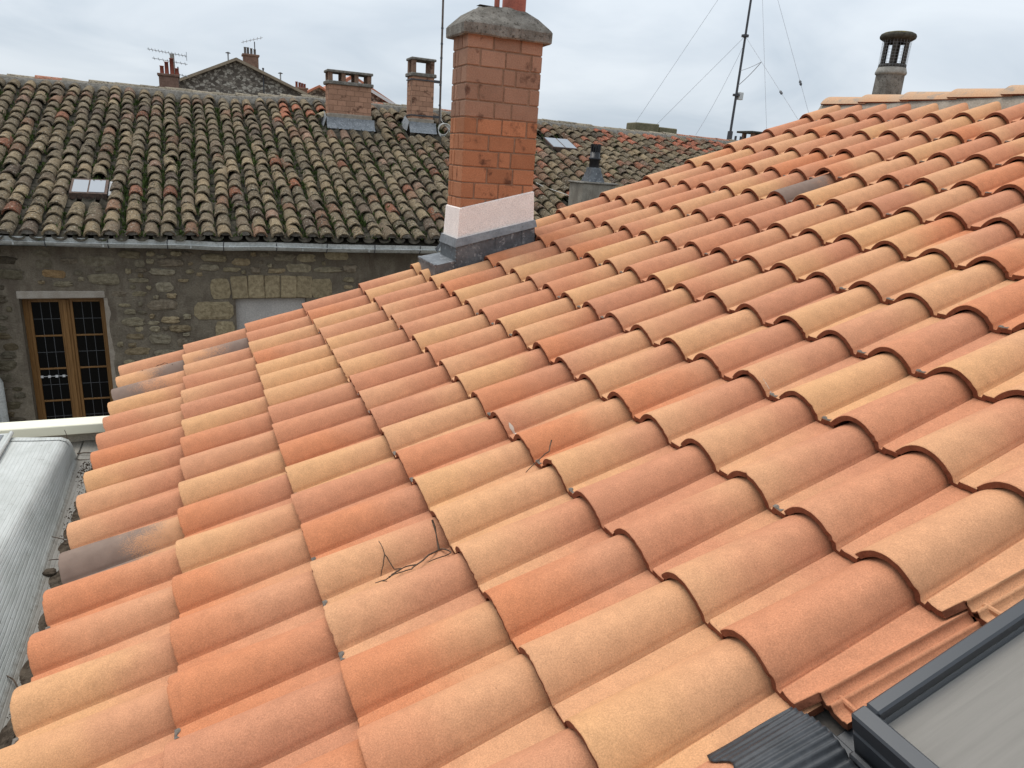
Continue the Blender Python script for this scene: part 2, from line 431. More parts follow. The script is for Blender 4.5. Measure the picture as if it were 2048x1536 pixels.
def tile_mesh(name, x0=0.0, x1=0.43, edge=False, seed=0, dab=False):
    R = random.Random(seed)
    xs = [x0, x0 + 0.0015, x0 + 0.005, x0 + 0.14, x0 + 0.28, x1] if x1 - x0 > 0.3 else [x0, x0 + 0.0015, x0 + 0.005, x1]
    drop = [0.0022, 0.0006, 0.0] + [0.0] * (len(xs) - 3)
    th = 0.0175
    g = G()
    chips = [R.uniform(-0.0008, 0.0008) + (R.uniform(0.0015, 0.0035) if R.random() < 0.06 else 0) for _ in range(60)]
    def section(x, dr, wv):
        f = x / 0.43
        ys = prof_ys(f); zs = [prof_z(y, f) for y in ys]
        if edge:      # open side: step, groove and rib of the interlock are exposed
            ys = ys[:-2] + [-0.142, -0.150, -0.158, -0.166, -0.1665, -0.178, -0.182, -0.187, -0.192, -0.196, -0.214, -0.219, -0.226]
            zs = zs[:-2] + [-0.0585, -0.057, -0.050, -0.045, -0.052, -0.066, -0.062, -0.055, -0.060, -0.068, -0.070, -0.066, -0.066]
        n = len(ys); top, low = [], []
        for i in range(n):
            a, b = max(i - 1, 0), min(i + 1, n - 1)
            t = Vector((0, ys[b] - ys[a], zs[b] - zs[a])).normalized()
            nn = Vector((0, t.z, -t.y)); nn = nn if nn.z > 0 else -nn
            if i == 0: nn = Vector((0, 0.5, 0.86))
            if x < x0 + 0.004: x_ = x + chips[i]
            else: x_ = x
            xx = max(x_, 0.050 + (x - x0) * 0.2) if edge and ys[i] < -0.150 else x_
            q = Vector((xx, ys[i], zs[i] - TILT * xx + wv))
            top.append(q - nn * dr)
            low.append(Vector((xx, ys[i], zs[i] - TILT * xx)) - nn * (th if i > 1 else th * 0.8))
        return top, low
    V, lows = [], []
    for k, x in enumerate(xs):
        tp, lw = section(x, drop[k], R.uniform(-0.0012, 0.0012) if k > 2 else 0.0)
        n = len(tp); V += tp; lows.append(lw)
    F = []
    for k in range(len(xs) - 1):
        for i in range(n - 1):
            F.append((k * n + i, (k + 1) * n + i, (k + 1) * n + i + 1, k * n + i + 1))
    g.add(V, F, 0, True)
    Vb = lows[0] + lows[-1]
    g.add(Vb, [(i, i + 1, n + i + 1, n + i) for i in range(n - 1)], 1, True)
    g.add(V[:n] + Vb[:n], [(i, i + 1, n + i + 1, n + i) for i in range(n - 1)], 1)
    g.add(V[-n:] + Vb[n:], [(i + 1, i, n + i, n + i + 1) for i in range(n - 1)], 1)
    L = len(xs)
    g.add([V[0], V[(L - 1) * n], Vb[n], Vb[0]], [(0, 1, 2, 3)], 1)
    g.add([V[n - 1], V[(L - 1) * n + n - 1], Vb[2 * n - 1], Vb[n - 1]], [(3, 2, 1, 0)], 1)
    if edge:
        g.box(0.075, 0.085, -0.222, -0.178, -0.078, -0.062, 0, 0.003)
    if dab: g.grid(lambda u, v: (-0.0005 + 0.014 * u * (0.7 + 0.3 * math.sin(v * 7)), -0.117 - 0.030 * v, prof_z(-0.117 - 0.030 * v, 0.0) + 0.0035 * math.sin(u * 3.14) * math.sin(v * 3.14) + 0.0009), 5, 7, 2)
    me = g.mesh(name, M_TILE, M_EDGE, M_DAB)
    bm = bmesh.new(); bm.from_mesh(me)
    bmesh.ops.recalc_face_normals(bm, faces=bm.faces[:])
    bm.to_mesh(me); bm.free()
    return me
tmesh = [tile_mesh('clay_tile_%d' % k, seed=k, dab=k % 2) for k in range(9)]
tedge = tile_mesh('clay_tile_open_side', edge=True, seed=9)
thead = tile_mesh('clay_tile_short_head', 0.0, 0.352, seed=12)
tcut = tile_mesh('clay_tile_cut_short', 0.0, 0.11, seed=10)
tcut2 = tile_mesh('clay_tile_cut_tail', 0.06, 0.43, seed=11)

RT = random.Random(41)
def tile_matrix(c, r):
    p0 = rp(c, r)
    d = (rp(c + 1, r) - p0).normalized()
    y = Vector((0, 1, 0)); z = d.cross(y).normalized(); y = z.cross(d)
    j = Matrix.Rotation(RT.uniform(-0.010, 0.010), 4, 'Z') @ Matrix.Rotation(RT.uniform(-0.008, 0.008), 4, 'X')
    p0 = p0 + d * RT.uniform(-0.006, 0.006) + y * RT.uniform(-0.0035, 0.0035) + z * RT.uniform(-0.0015, 0.0025)
    M = Matrix(((d.x, y.x, z.x, p0.x), (d.y, y.y, z.y, p0.y), (d.z, y.z, z.z, p0.z), (0, 0, 0, 1)))
    return M @ j
CODE = {'r': 0.06, 's': 0.32, 'p': 0.55, 'b': 0.78, 'o': 0.97}
SEEN = {0: 'ps ps ps os sb sp rs os bs bs bs rp rp os op ps', 1: 'ps bs bs sp bp ss op rs pp ob rs op rp rp rs ss',
        2: 'ss sp ob rp oo oo ob ss ss rs ob ss rs bs bs rb sb ps', 3: 'ss rs ob ps ob bs os ss ps sb bb rs ob ob bs rs bb ob ps',
        4: 'sb ob ss bs ps sp ob sp bs os rs sb rb os ss sb bs ss', 5: 'oo oo ob rs ob bp ss ob bs rs pb bs rs bs bs bs ps bb',
        6: 'ss ss rs bs ob ps sb ob ss pb bs ob ss bs ob ss bs ps', 7: 'op ss rp sb rs ob bs sp os sb bp ss ob pb ss ob bs ss'}
def tone():
    return CODE[RT.choice('rssssppbbbboo')]
def tone_pair(c, r):
    row = SEEN.get(c, '').split()
    k = row[r] if r < len(row) else None
    a, b = (CODE[k[0]], CODE[k[1]]) if k else (tone(), tone())
    if not k and RT.random() < 0.35: b = a
    if b == CODE['s'] and RT.random() < 0.45: b = 0.42
    j = lambda v: min(1.0, max(0.0, v + RT.uniform(-0.07, 0.07)))
    return j(a), j(b)
SMOKE = {(0, 10): (0.75, 0.8, 0.72, 0.5), (0, 1): (0.9, 0.6, 0.45, 1.0), (0, 2): (0.6, 0.62, 0.52, 0.5), (1, 1): (0.85, 0.5, 0.35, 1.0), (10, 6): (0.5, 0.55, 0.95, 0.5)}
edge_list = []
for c in range(15):
    for r in range(0, 22 if c < 4 else 18):
        if (c, r) in ((6, 1), (6, 0)): continue
        me = tmesh[RT.randrange(9)]
        if (c, r) in ((5, 0), (5, 1)): me = tcut
        if (c, r) == (7, 1): me = tcut2
        if c >= 4 and r == 17: me = tedge
        if c == 3 and r >= 18: me = thead
        ta, tb = tone_pair(c, r)
        colr = (ta, tb, RT.uniform(0.3, 0.7), 0.0)
        if SMOKE.get((c, r)): colr = SMOKE[(c, r)]
        M_ = tile_matrix(c, r)
        if (c, r) == (11, 6): M_ = Matrix.Translation((-0.004, 0, 0.016)) @ M_
        put('tile', me, roof, M_, colr)
# rows beyond the roof window, out of the photograph: one joined part
g = G()
for c in range(8, 15):
    for r in range(18, 25):
        M = tile_matrix(c, r)
        me = tmesh[0]
        g.add([M @ v.co for v in me.vertices], [list(pl.vertices) for pl in me.polygons], 0, True)
o = put('tiles_beyond_window', g.mesh('tiles_beyond_window', M_TILE), roof, None, (0.4, 0.6, 0.5, 0))
tag(o, kind='stuff')

# ---- ridge of the house
def half_barrel(name, L, r0, r1, arc, th, mats, n=10, nl=2, seed=0, jit=0.0):
    """barrel tile along +x, opening down, tail at x=0 (radius r0), head at x=L (radius r1)"""
    R = random.Random(seed)
    g = G(); V = []; Vb = []
    for k in range(nl + 1):
        t = k / nl; r = r0 + (r1 - r0) * t
        for i in range(n + 1):
            a = -arc + 2 * arc * i / n
            w = 1 + R.uniform(-jit, jit)
            V.append((t * L + R.uniform(-jit, jit) * 0.1, r * w * math.sin(a), r * w * math.cos(a) - r * math.cos(arc)))
            rb = r - th
            Vb.append((t * L, rb * math.sin(a), rb * math.cos(a) - r * math.cos(arc)))
    N = n + 1
    F = [(k * N + i, (k + 1) * N + i, (k + 1) * N + i + 1, k * N + i + 1) for k in range(nl) for i in range(n)]
    g.add(V, F, 0, True); g.add(Vb, [f[::-1] for f in F], 0, True)
    g.add(V[:N] + Vb[:N], [(i, i + 1, N + i + 1, N + i) for i in range(n)], len(mats) - 1)
    g.add(V[-N:] + Vb[-N:], [(i, i + 1, N + i + 1, N + i) for i in range(n)], 0)
    for s_ in (0, n):
        g.add([V[s_], V[nl * N + s_], Vb[nl * N + s_], Vb[s_]], [(0, 1, 2, 3)], len(mats) - 1)
    return g.mesh(name, *mats, fix=True)
rt_mesh = half_barrel('ridge_tile', 0.44, 0.128, 0.112, rad(60), 0.015, (M_RIDGE, M_EDGE), 14, 2, 3)
for k in range(16):
    y = 0.145 - 0.375 * k
    z = 1.938 + 0.012 * k / 3 - 0.0045 * k
    M = Matrix.Translation((5.345, y, z + RT.uniform(-0.004, 0.004))) @ Matrix.Rotation(-math.pi / 2 + RT.uniform(-0.012, 0.012), 4, 'Z') @ Matrix.Rotation(rad(2.6), 4, 'Y')
    M = Matrix.Translation((5.345, y, z)) @ Matrix.Rotation(-math.pi / 2 + RT.uniform(-0.014, 0.014), 4, 'Z') @ Matrix.Rotation(rad(2.0), 4, 'Y')
    put('ridge_tile', rt_mesh, roof, M)
g = G()
def ridge_bed(u, v):
    y = 0.16 - u * 6.0
    zc = 1.905 - 0.02 * u
    a = [(5.205, -0.085), (5.225, -0.03), (5.265, 0.035), (5.345, 0.06), (5.42, 0.02), (5.46, -0.06)][int(round(v * 5))]
    n_ = mnoise.noise(Vector((y * 9, v * 5, 0))) * 0.010
    return (a[0] + n_, y, zc + a[1] + n_)
g.grid(ridge_bed, 160, 6)
g.add([(5.205, 0.16, 1.82), (5.225, 0.16, 1.875), (5.265, 0.16, 1.94), (5.345, 0.16, 1.965), (5.42, 0.16, 1.925), (5.46, 0.16, 1.84)], [(0, 1, 2, 3, 4, 5)])
put('ridge_mortar', g.mesh('ridge_mortar', M_MORT), roof)

# ---- brick chimney on the house
CX0, CX1, CY0, CY1 = 1.985, 2.468, -0.36, -0.095
chim = put('chimney', G().box(CX0 + 0.006, CX1 - 0.006, CY0 + 0.006, CY1 - 0.006, 0.30, 2.03).mesh('chimney', M_CHMORT), house)
RC = random.Random(5)
bh = 0.0948
z = 0.99
k = 0
zt_all = []
while z < 2.02:
    z1 = min(z + bh, 2.028)
    up_ = z > 1.55
    jt = 0.0035
    splits = [0.0, 0.165, 0.335, 0.483] if k % 2 == 0 else [0.0, 0.085, 0.245, 0.41, 0.483]
    if k % 5 == 3: splits = [0.0, 0.235, 0.315, 0.483]
    if k % 5 == 1 and k > 1: splits = [0.0, 0.19, 0.30, 0.483]
    dep = 0.10 if k % 2 == 0 else 0.165
    def shade():
        f = RC.uniform(0.82, 1.12)
        if up_: cc = (0.345 * f, 0.195 * f, 0.132 * f)
        else: cc = (0.415 * f, 0.180 * f, 0.095 * f)
        return (*cc, 1)
    spans = []
    for a, b in zip(splits[:-1], splits[1:]):
        spans.append((CX0 + a, CX0 + b, CY0, CY0 + dep)); spans.append((CX0 + a, CX0 + b, CY1 - 0.085 if dep < 0.12 else CY1 - 0.05, CY1))
    mid0, mid1 = CY0 + dep, (CY1 - 0.085 if dep < 0.12 else CY1 - 0.05)
    spans.append((CX0, CX0 + 0.085, mid0, mid1)); spans.append((CX1 - 0.085, CX1, mid0, mid1))
    for (xa, xb, ya, yb) in spans:
        cxm, cym, czm = (xa + xb) / 2, (ya + yb) / 2, (z + z1) / 2
        me = G().box(xa + jt - cxm, xb - jt - cxm, ya + jt - cym, yb - jt - cym, z + jt - czm, z1 - jt - czm, 0, 0.0035, 0.0012, RC).mesh('brick', M_CHBLOCK)
        # outer faces back on the chimney face line
        put('brick', me, chim, Matrix.Translation((cxm + (-jt if xa == CX0 else jt if abs(xb - CX1) < 1e-6 else 0), cym + (-jt if ya == CY0 else jt if yb == CY1 else 0), czm)), shade())
    z = z1; k += 1
# pinkish render band, sloping with the roof
def band(x0, x1, y0, y1, zl0, zr0, zl1, zr1, fl):
    def ring(zl, zr, e):
        return [(x0 - e, y0 - e, zl), (x1 + e, y0 - e, zr), (x1 + e, y1 + e, zr), (x0 - e, y1 + e, zl)]
    V = ring(zl0, zr0, fl) + ring(zl1, zr1, 0.007) + ring(zl1 + 0.006, zr1 + 0.006, 0.0)
    F = []
    for a in (0, 4):
        F += [(a + i, a + (i + 1) % 4, a + 4 + (i + 1) % 4, a + 4 + i) for i in range(4)]
    return V, F
V, F = band(CX0, CX1, CY0, CY1, 0.74, 0.90, 1.02, 1.142, 0.018)
put('render_band', G().add(V, F).mesh('render_band', M_WHITE, fix=True), chim)
# lead skirt: upper cover strip, then a skirt and a stepped apron on the downhill side
V, F = band(CX0, CX1, CY0, CY1, 0.755, 0.905, 0.838, 0.962, 0.034)
V = [(x, y, z) for x, y, z in V]
g = G()
def lring(e, zl, zr):
    return [(CX0 - e, CY0 - e, zl), (CX1 + e * 0.9, CY0 - e, zr), (CX1 + e * 0.9, CY1 + e, zr), (CX0 - e, CY1 + e, zl)]
rings = [lring(0.014, 0.836, 0.968), lring(0.026, 0.838, 0.970), lring(0.036, 0.785, 0.928)]
V = sum(rings, [])
F = []
for a in (0, 4): F += [(a + i, a + (i + 1) % 4, a + 4 + (i + 1) % 4, a + 4 + i) for i in range(4)]
strip = (V, F)
V = lring(0.024, 0.79, 0.94) + lring(0.034, 0.50, 0.70)
g.add(V, [(i, (i + 1) % 4, 4 + (i + 1) % 4, 4 + i) for i in range(4)])
# vertical seams
for xs_, e in ((2.22, 0.027), (2.40, 0.028)):
    g.box(xs_, xs_ + 0.004, CY0 - e - 0.004, CY0 - e + 0.01, 0.72, 0.885 + (xs_ - 2.22) * 0.25)
for i_ in range(9):
    yy = CY0 - 0.029; zz = 0.60 + i_ * 0.022
    g.box(CX0 - 0.031, CX0 - 0.020, yy - 0.006, yy + 0.006, zz, zz + 0.013, 0, 0.002)
put('lead_skirt', g.mesh('lead_skirt', M_LEAD, fix=True), chim)
g = G()
g.add(*strip)
put('lead_cover_strip', g.mesh('lead_cover_strip', mottled('pale_lead', (0.17, 0.178, 0.187), (0.225, 0.233, 0.24), 12, 0.5, 0.5, fine=50, bump=0.3, metal=0.2), fix=True), chim)
g = G()
ax0, ax1, ay0, ay1 = 1.826, 1.975, -0.385, -0.015
V = [(ax0, ay0, 0.50), (ax1, ay0, 0.55), (ax1, ay1, 0.55), (ax0, ay1, 0.50),
     (ax0, ay0, 0.671), (ax1, ay0, 0.705), (ax1, ay1, 0.705), (ax0, ay1, 0.676)]
g.add(V, [(0, 1, 5, 4), (1, 2, 6, 5), (2, 3, 7, 6), (3, 0, 4, 7), (4, 5, 6, 7)])
g.box(ax0 - 0.006, ax0 + 0.012, ay0 - 0.004, ay1 + 0.004, 0.663, 0.679, 0, 0.003)
g.add([(ax1 - 0.02, ay1, 0.70), (ax1 - 0.02, ay1 + 0.06, 0.72), (ax1 + 0.03, ay1 - 0.03, 0.83)], [(0, 1, 2), (2, 1, 0)])
put('lead_apron', g.mesh('lead_apron', M_LEAD, fix=True), chim)
# weathered cement crown
g = G()
def crown(u, v):
    # ring profile sweeping from under the drip edge to the top
    prof = [(0.0, 2.012), (0.030, 2.006), (0.038, 2.014), (0.038, 2.066), (0.030, 2.078), (-0.03, 2.138), (-0.09, 2.192), (-0.126, 2.200)]
    e, zz = prof[int(round(v * 7))]
    a = u * 4 % 4.0
    xs_, ys_ = CX0 - e, CY0 - e
    xe_, ye_ = CX1 + e, CY1 + e
    if u >= 0.99999: a = 0.0
    i_, t = int(a), a - int(a)
    P = [(xs_, ys_), (xe_, ys_), (xe_, ye_), (xs_, ye_)]
    p, q = P[i_], P[(i_ + 1) % 4]
    x, y = p[0] + (q[0] - p[0]) * t, p[1] + (q[1] - p[1]) * t
    n_ = mnoise.noise(Vector((x * 13, y * 13, zz * 13)))
    n2 = mnoise.noise(Vector((x * 5, y * 5, zz * 3 + 4)))
    zz2 = zz + 0.005 * n_ + (0.030 * n2 + 0.008 * n_ if v > 0.6 else 0.003 * n2)
    return (x + 0.004 * n_, y + 0.004 * n_, zz2)
g.grid(crown, 81, 8, smooth=False)
g.add([(CX0 + 0.1, CY0 + 0.1, 2.19), (CX1 - 0.1, CY0 + 0.1, 2.19), (CX1 - 0.1, CY1 - 0.1, 2.19), (CX0 + 0.1, CY1 - 0.1, 2.19)], [(0, 1, 2, 3)])
put('crown', g.mesh('crown', M_CEMENT, fix=True), chim)
g = G().lathe([(0.072, 2.10), (0.072, 2.55), (0.06, 2.55), (0.06, 2.2)], CX1 - 0.145, CY0 + 0.15, 28)
put('flue_pipe', g.mesh('flue_pipe', M_POT, fix=True), chim)
g = G().lathe([(0.016, 2.14), (0.016, 2.50), (0.012, 2.50)], CX0 + 0.215, CY0 + 0.12, 14)
put('flue_pipe', g.mesh('flue_pipe', M_POT, fix=True), chim)

# ---- roof window and its flashing
def rl(c, r, h):        # point above the local roof plane around the window
    o = rp(4, 18); d = Vector((CT, 0, ST)); n_ = Vector((-ST, 0, CT))
    return o + d * ((c - 4) * AG) + Vector((0, -(r - 18) * BW, 0)) + n_ * h
def rbox(g, c0, c1, r0, r1, h0, h1, mi=0, ch=0.003):
    b = G().box(0, (c1 - c0) * AG, -(r1 - r0) * BW, 0, h0, h1, 0, ch)
    o = rp(4, 18) ; d = Vector((CT, 0, ST)); n_ = Vector((-ST, 0, CT)); y = Vector((0, 1, 0))
    o = o + d * ((c0 - 4) * AG) + y * (-(r0 - 18) * BW)
    g.add([o + d * v[0] + y * v[1] + n_ * v[2] for v in b.v], b.f, mi)
wood = MT('grey_brown_board', 0.6, 0.3)
p = wood.pos()
w_ = wood.n('ShaderNodeTexWave', wave_type='BANDS', bands_direction='Y')
wood.l(wood.scale(p, (0.22, 1, 0.22)), w_.inputs['Vector'])
w_.inputs['Scale'].default_value = 13; w_.inputs['Distortion'].default_value = 7; w_.inputs['Detail'].default_value = 3; w_.inputs['Detail Scale'].default_value = 1.2
gn = wood.noise(wood.scale(p, (1.5, 45, 1.5)), 2.2, 4, 0.6, dist=0.6)
wood.color(wood.mix(wood.math('ADD', wood.math('MULTIPLY', w_.outputs['Fac'], 0.10), wood.math('MULTIPLY', gn, 1.0)), (0.20, 0.178, 0.158), (0.29, 0.262, 0.235)))
M_BOARD = wood.mat
gl = MT('window_glass', 0.06, 0.5)
for n_ in list(gl.t.nodes):
    if n_.type != 'OUTPUT_MATERIAL': gl.t.nodes.remove(n_)
fr = gl.n('ShaderNodeFresnel'); fr.inputs[0].default_value = 1.5
gs = gl.n('ShaderNodeBsdfGlossy'); gs.inputs['Roughness'].default_value = 0.03
tr = gl.n('ShaderNodeBsdfTransparent'); tr.inputs[0].default_value = (0.93, 0.93, 0.92, 1)
mx = gl.n('ShaderNodeMixShader')
gg = gl.n('ShaderNodeNewGeometry')
gl.l(gl.math('MULTIPLY', fr.outputs[0], gl.math('SUBTRACT', 1.0, gg.outputs['Backfacing'])), mx.inputs[0]); gl.l(tr.outputs[0], mx.inputs[1]); gl.l(gs.outputs[0], mx.inputs[2])
gl.l(mx.outputs[0], [n_ for n_ in gl.t.nodes if n_.type == 'OUTPUT_MATERIAL'][0].inputs[0])
M_GLASS = gl.mat
WC0, WC1, WR0, WR1 = 4.055, 6.6, 18.2, 22.0
g = G(); rbox(g, WC0, WC1, WR0, WR1, -0.16, -0.02, 0, 0.004)
rwin = put('roof_window', g.mesh('roof_window', M_ALU, fix=True), house)
for (a, b, cc, d) in ((WC0, WC0 + 0.09, WR0, WR1), (WC1 - 0.09, WC1, WR0, WR1), (WC0 + 0.09, WC1 - 0.09, WR0, WR0 + 0.125), (WC0 + 0.09, WC1 - 0.09, WR1 - 0.125, WR1)):
    g = G(); rbox(g, a, b, cc, d, -0.018, 0.022, 0, 0.004)
    rbox(g, a + 0.012, b - 0.012, cc + 0.02, d - 0.02, -0.10, -0.019)
    put('sash_frame', g.mesh('sash_frame', M_ALU, fix=True), rwin)
g = G(); rbox(g, WC0 + 0.10, WC1 - 0.10, WR0 + 0.14, WR1 - 0.14, 0.004, 0.009, 0, 0.0)
put('pane', g.mesh('pane', M_GLASS), rwin)
g = G(); rbox(g, WC0 + 0.10, WC1 - 0.10, WR0 + 0.14, WR1 - 0.14, -0.017, -0.012, 0, 0.0)
put('blind_board', g.mesh('blind_board', M_BOARD), rwin)
# metal trays beside and below the frame
g = G()
rbox(g, 3.93, WC0, 17.92, WR1 + 0.4, -0.108, -0.072, 0, 0.003)
rbox(g, 3.915, 3.945, 17.86, WR1 + 0.4, -0.075, -0.060, 0, 0.003)
rbox(g, WC0, WC1 + 0.4, 17.97, WR0, -0.128, -0.098, 0, 0.003)
rbox(g, WC0 - 0.06, WC0 - 0.02, 18.25, 18.6, -0.075, -0.05, 0, 0.004)
put('flashing_tray', g.mesh('flashing_tray', M_BLACK, fix=True), rwin)
# pleated apron draped over the tiles under the window
def drape(c, r):
    best = -9
    k_ = math.floor(r + 0.35)
    for rr in (k_ - 1, k_, k_ + 1):
        y = -(r - rr) * BW
        if -0.163 <= y <= 0.0645:
            best = max(best, prof_z(y, (c - math.floor(c)) * 0.87) - TILT * (c - math.floor(c)) * AG)
    return best
def apron(u, v, off=0.0):
    r = 17.68 + v * 3.9
    jag = 0.02 * math.sin(r * 9) + 0.015 * math.sin(r * 23 + 1)
    c = 3.985 - u * (0.50 + jag)
    hgt = sum(drape(min(c, 3.97), r + d_ / 10) for d_ in (-1, 0, 1)) / 3
    lift = (1 - u) ** 3 * 0.5
    hgt = hgt * (1 - lift * 0.35) + (-0.055) * lift * 0.35
    pl = 0.0026 * (0.35 + 0.65 * (1 - u)) * math.sin(r * 92 + 2.2 * math.sin(r * 3.1) + u * (3 * math.sin(r * 1.7) + 1.2) * 3)
    return rp(c, r, hgt + 0.010 + pl + off)
g = G().grid(apron, 26, 330)
o = put('pleated_apron', g.mesh('pleated_apron', M_BLACK), rwin)
sm_ = o.modifiers.new('thickness', 'SOLIDIFY'); sm_.thickness = 0.003; sm_.offset = -1

# ================================================================== flat roof annex beside the eaves
mm = MT('grey_roof_membrane', 0.45, 0.45)
p = mm.pos()
sx = mm.n('ShaderNodeSeparateXYZ'); mm.l(p, sx.inputs[0])
wv = mm.n('ShaderNodeTexWave', wave_type='BANDS', bands_direction='X')
wv.inputs['Scale'].default_value = 19; wv.inputs['Distortion'].default_value = 2.6; wv.inputs['Detail'].default_value = 3; wv.inputs['Detail Scale'].default_value = 1.5
cx_ = mm.n('ShaderNodeCombineXYZ')
xz = mm.math('SUBTRACT', sx.outputs[0], mm.math('MULTIPLY', sx.outputs[2], 1.0))
mm.l(xz, cx_.inputs[0]); mm.l(mm.math('MULTIPLY', sx.outputs[1], 0.12), cx_.inputs[1])
mm.l(cx_.outputs[0], wv.inputs['Vector'])
nz = mm.noise(mm.scale(p, (3, 1, 3)), 6, 5, 0.65)
fc = mm.mix(mm.smooth(nz, 0.3, 0.7), (0.37, 0.375, 0.345), (0.49, 0.495, 0.465))
fc = mm.mix(mm.math('MULTIPLY', mm.math('MULTIPLY', mm.smooth(wv.outputs['Fac'], 0.88, 0.98), mm.smooth(nz, 0.40, 0.75)), mm.math('MULTIPLY', mm.smooth(sx.outputs[2], -0.20, -0.17), 0.35)), fc, (0.19, 0.19, 0.165))
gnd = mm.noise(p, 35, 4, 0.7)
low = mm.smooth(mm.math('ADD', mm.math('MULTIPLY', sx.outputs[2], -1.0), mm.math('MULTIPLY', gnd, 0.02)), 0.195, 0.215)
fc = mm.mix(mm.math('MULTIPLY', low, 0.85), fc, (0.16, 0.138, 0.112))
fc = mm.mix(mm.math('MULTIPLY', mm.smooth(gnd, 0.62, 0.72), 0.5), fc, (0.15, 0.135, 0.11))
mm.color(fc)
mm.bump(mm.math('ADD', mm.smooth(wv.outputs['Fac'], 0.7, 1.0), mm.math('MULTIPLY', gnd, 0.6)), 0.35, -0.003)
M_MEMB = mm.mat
annex = thing('flat_roof_annex', 'flat roofed annex beside the tile ends, covered in wrinkled grey waterproofing sheet', 'annex', (-0.9, -2.9, -8))
put('wall', G().box(-2.6, 0.055, -9.0, -0.55, -7.99, -0.235).mesh('annex_wall', M_RENDER), annex)
def memb(u, v):
    Y = -0.62 - u * 4.6
    t = v
    # cross section from under the tiles over the kerb to the far side
    crest = -0.135 - 0.055 * min(1, max(0, (-Y - 1.0) / 1.1))
    foot = -0.118 + 0.03 * min(1, max(0, (-Y - 1.0) / 1.4))
    P = [(0.05, -0.210), (-0.03, -0.212), (foot + 0.018, -0.208), (foot, -0.196), (foot - 0.012, -0.165), (crest + 0.012, -0.085), (crest, -0.058), (crest - 0.022, -0.043), (-0.26, -0.034), (-0.33, -0.028), (-0.42, -0.026), (-0.60, -0.02), (-0.9, -0.02), (-1.4, -0.03), (-2.6, -0.05)]
    i_ = int(round(t * (len(P) - 1)))
    x, z = P[i_]
    # end of the kerb falls to the floor
    e = min(1, max(0, (-Y - 0.885) / 0.13)); e = e * e * (3 - 2 * e)
    zf = -0.208
    if i_ > 2: z = zf + (z - zf) * e
    n_ = mnoise.noise(Vector((x * 7, Y * 3, z * 7)))
    return (x + 0.003 * n_, Y, z + 0.006 * n_)
g = G()
VP = 15
g.grid(memb, 150, VP, flip=True)
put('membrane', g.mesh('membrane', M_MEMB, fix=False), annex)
# overlapping sheet end with a lip
g = G()
def lap(u, v):
    Y = -1.03 - 0.03 * math.sin(v * 2.6) - u * 0.012
    a = memb((-Y - 0.62) / 4.6, (5 + v * 7) / 14)
    i0 = 5 + v * 7
    k0 = int(i0); t = i0 - k0
    A = memb((-Y - 0.62) / 4.6, k0 / 14); B = memb((-Y - 0.62) / 4.6, min(14, k0 + 1) / 14)
    return tuple(A[i] + (B[i] - A[i]) * t + (0.004 if i == 2 else 0.001) for i in range(3))
g.grid(lap, 3, 29)
put('sheet_lap', g.mesh('sheet_lap', M_MEMB), annex)
g = G().box(-2.6, 0.10, -0.715, -0.60, -0.150, -0.098, 0, 0.004)
put('coping_board', g.mesh('coping_board', M_CREAM), annex)
g = G().box(-2.6, 0.05, -0.66, -0.62, -0.232, -0.151)
put('fascia_board', g.mesh('fascia_board', M_RENDER), annex)
# corner of a rooflight in the annex
g = G().box(-1.5, -0.352, -1.30, -1.015, -0.024, -0.006, 0, 0.003)
rlw = put('rooflight', g.mesh('rooflight', M_MEMB), annex)
for (y0_, y1_) in ((-1.16, -1.045), (-1.28, -1.19)):
    put('pane', G().box(-1.45, -0.372, y0_, y1_, -0.0055, -0.002).mesh('pane', MT('grey_wired_glass', 0.2, 0.5).color((0.13, 0.135, 0.135)).mat), rlw)
g = G().tube([(-0.352, -1.0, -0.012), (-0.348, -1.32, -0.012)], 0.010, 8)
put('edge_bead', g.mesh('edge_bead', M_MEMB), rlw)

# dirt, leaves and twigs in the valley
RD = random.Random(8)
g = G()
for k in range(6000):
    Y = -0.95 - 2.6 * RD.random()
    clump = 0.5 + 0.5 * math.sin(Y * 7.3) * math.sin(Y * 2.9 + 1)
    if RD.random() > 0.25 + 0.9 * clump: continue
    X = 0.02 - abs(RD.gauss(0, 0.065)) * (0.5 + 0.8 * clump)
    if X < -0.10: continue
    s_ = RD.uniform(0.002, 0.007) * (0.7 + 0.6 * clump)
    zz = -0.209
    V = [(X + s_ * RD.uniform(0.6, 1.2) * math.cos(a), Y + s_ * RD.uniform(0.7, 1.5) * math.sin(a), zz - 0.004) for a in (0, 1.26, 2.5, 3.8, 5.0)]
    V.append((X, Y, zz + s_ * RD.uniform(0.4, 0.9)))
    g.add(V, [(i, (i + 1) % 5, 5) for i in range(5)])
for (Y, X, L, Wd) in ((-1.05, 0.0, 0.10, 0.06), (-1.40, -0.02, 0.10, 0.07), (-1.66, -0.025, 0.09, 0.07), (-1.78, -0.02, 0.10, 0.075), (-2.02, -0.015, 0.11, 0.085), (-2.27, -0.01, 0.11, 0.08), (-1.52, -0.01, 0.16, 0.07), (-1.25, 0.0, 0.16, 0.06), (-2.52, -0.02, 0.10, 0.07), (-2.8, -0.02, 0.14, 0.075)):
    def mound(u, v, Y=Y, X=X, L=L, Wd=Wd):
        a, r_ = u * 2 * math.pi, v
        x, y = X + Wd * r_ * math.cos(a), Y + L * r_ * math.sin(a)
        n_ = mnoise.noise(Vector((x * 45, y * 45, 1))) + 0.6 * mnoise.noise(Vector((x * 120, y * 120, 4)))
        return (x + 0.012 * n_, y + 0.014 * n_, -0.216 + 0.022 * (1 - r_ ** 1.5) + 0.010 * n_ * (1.1 - r_))
    g.grid(mound, 49, 16, smooth=False)
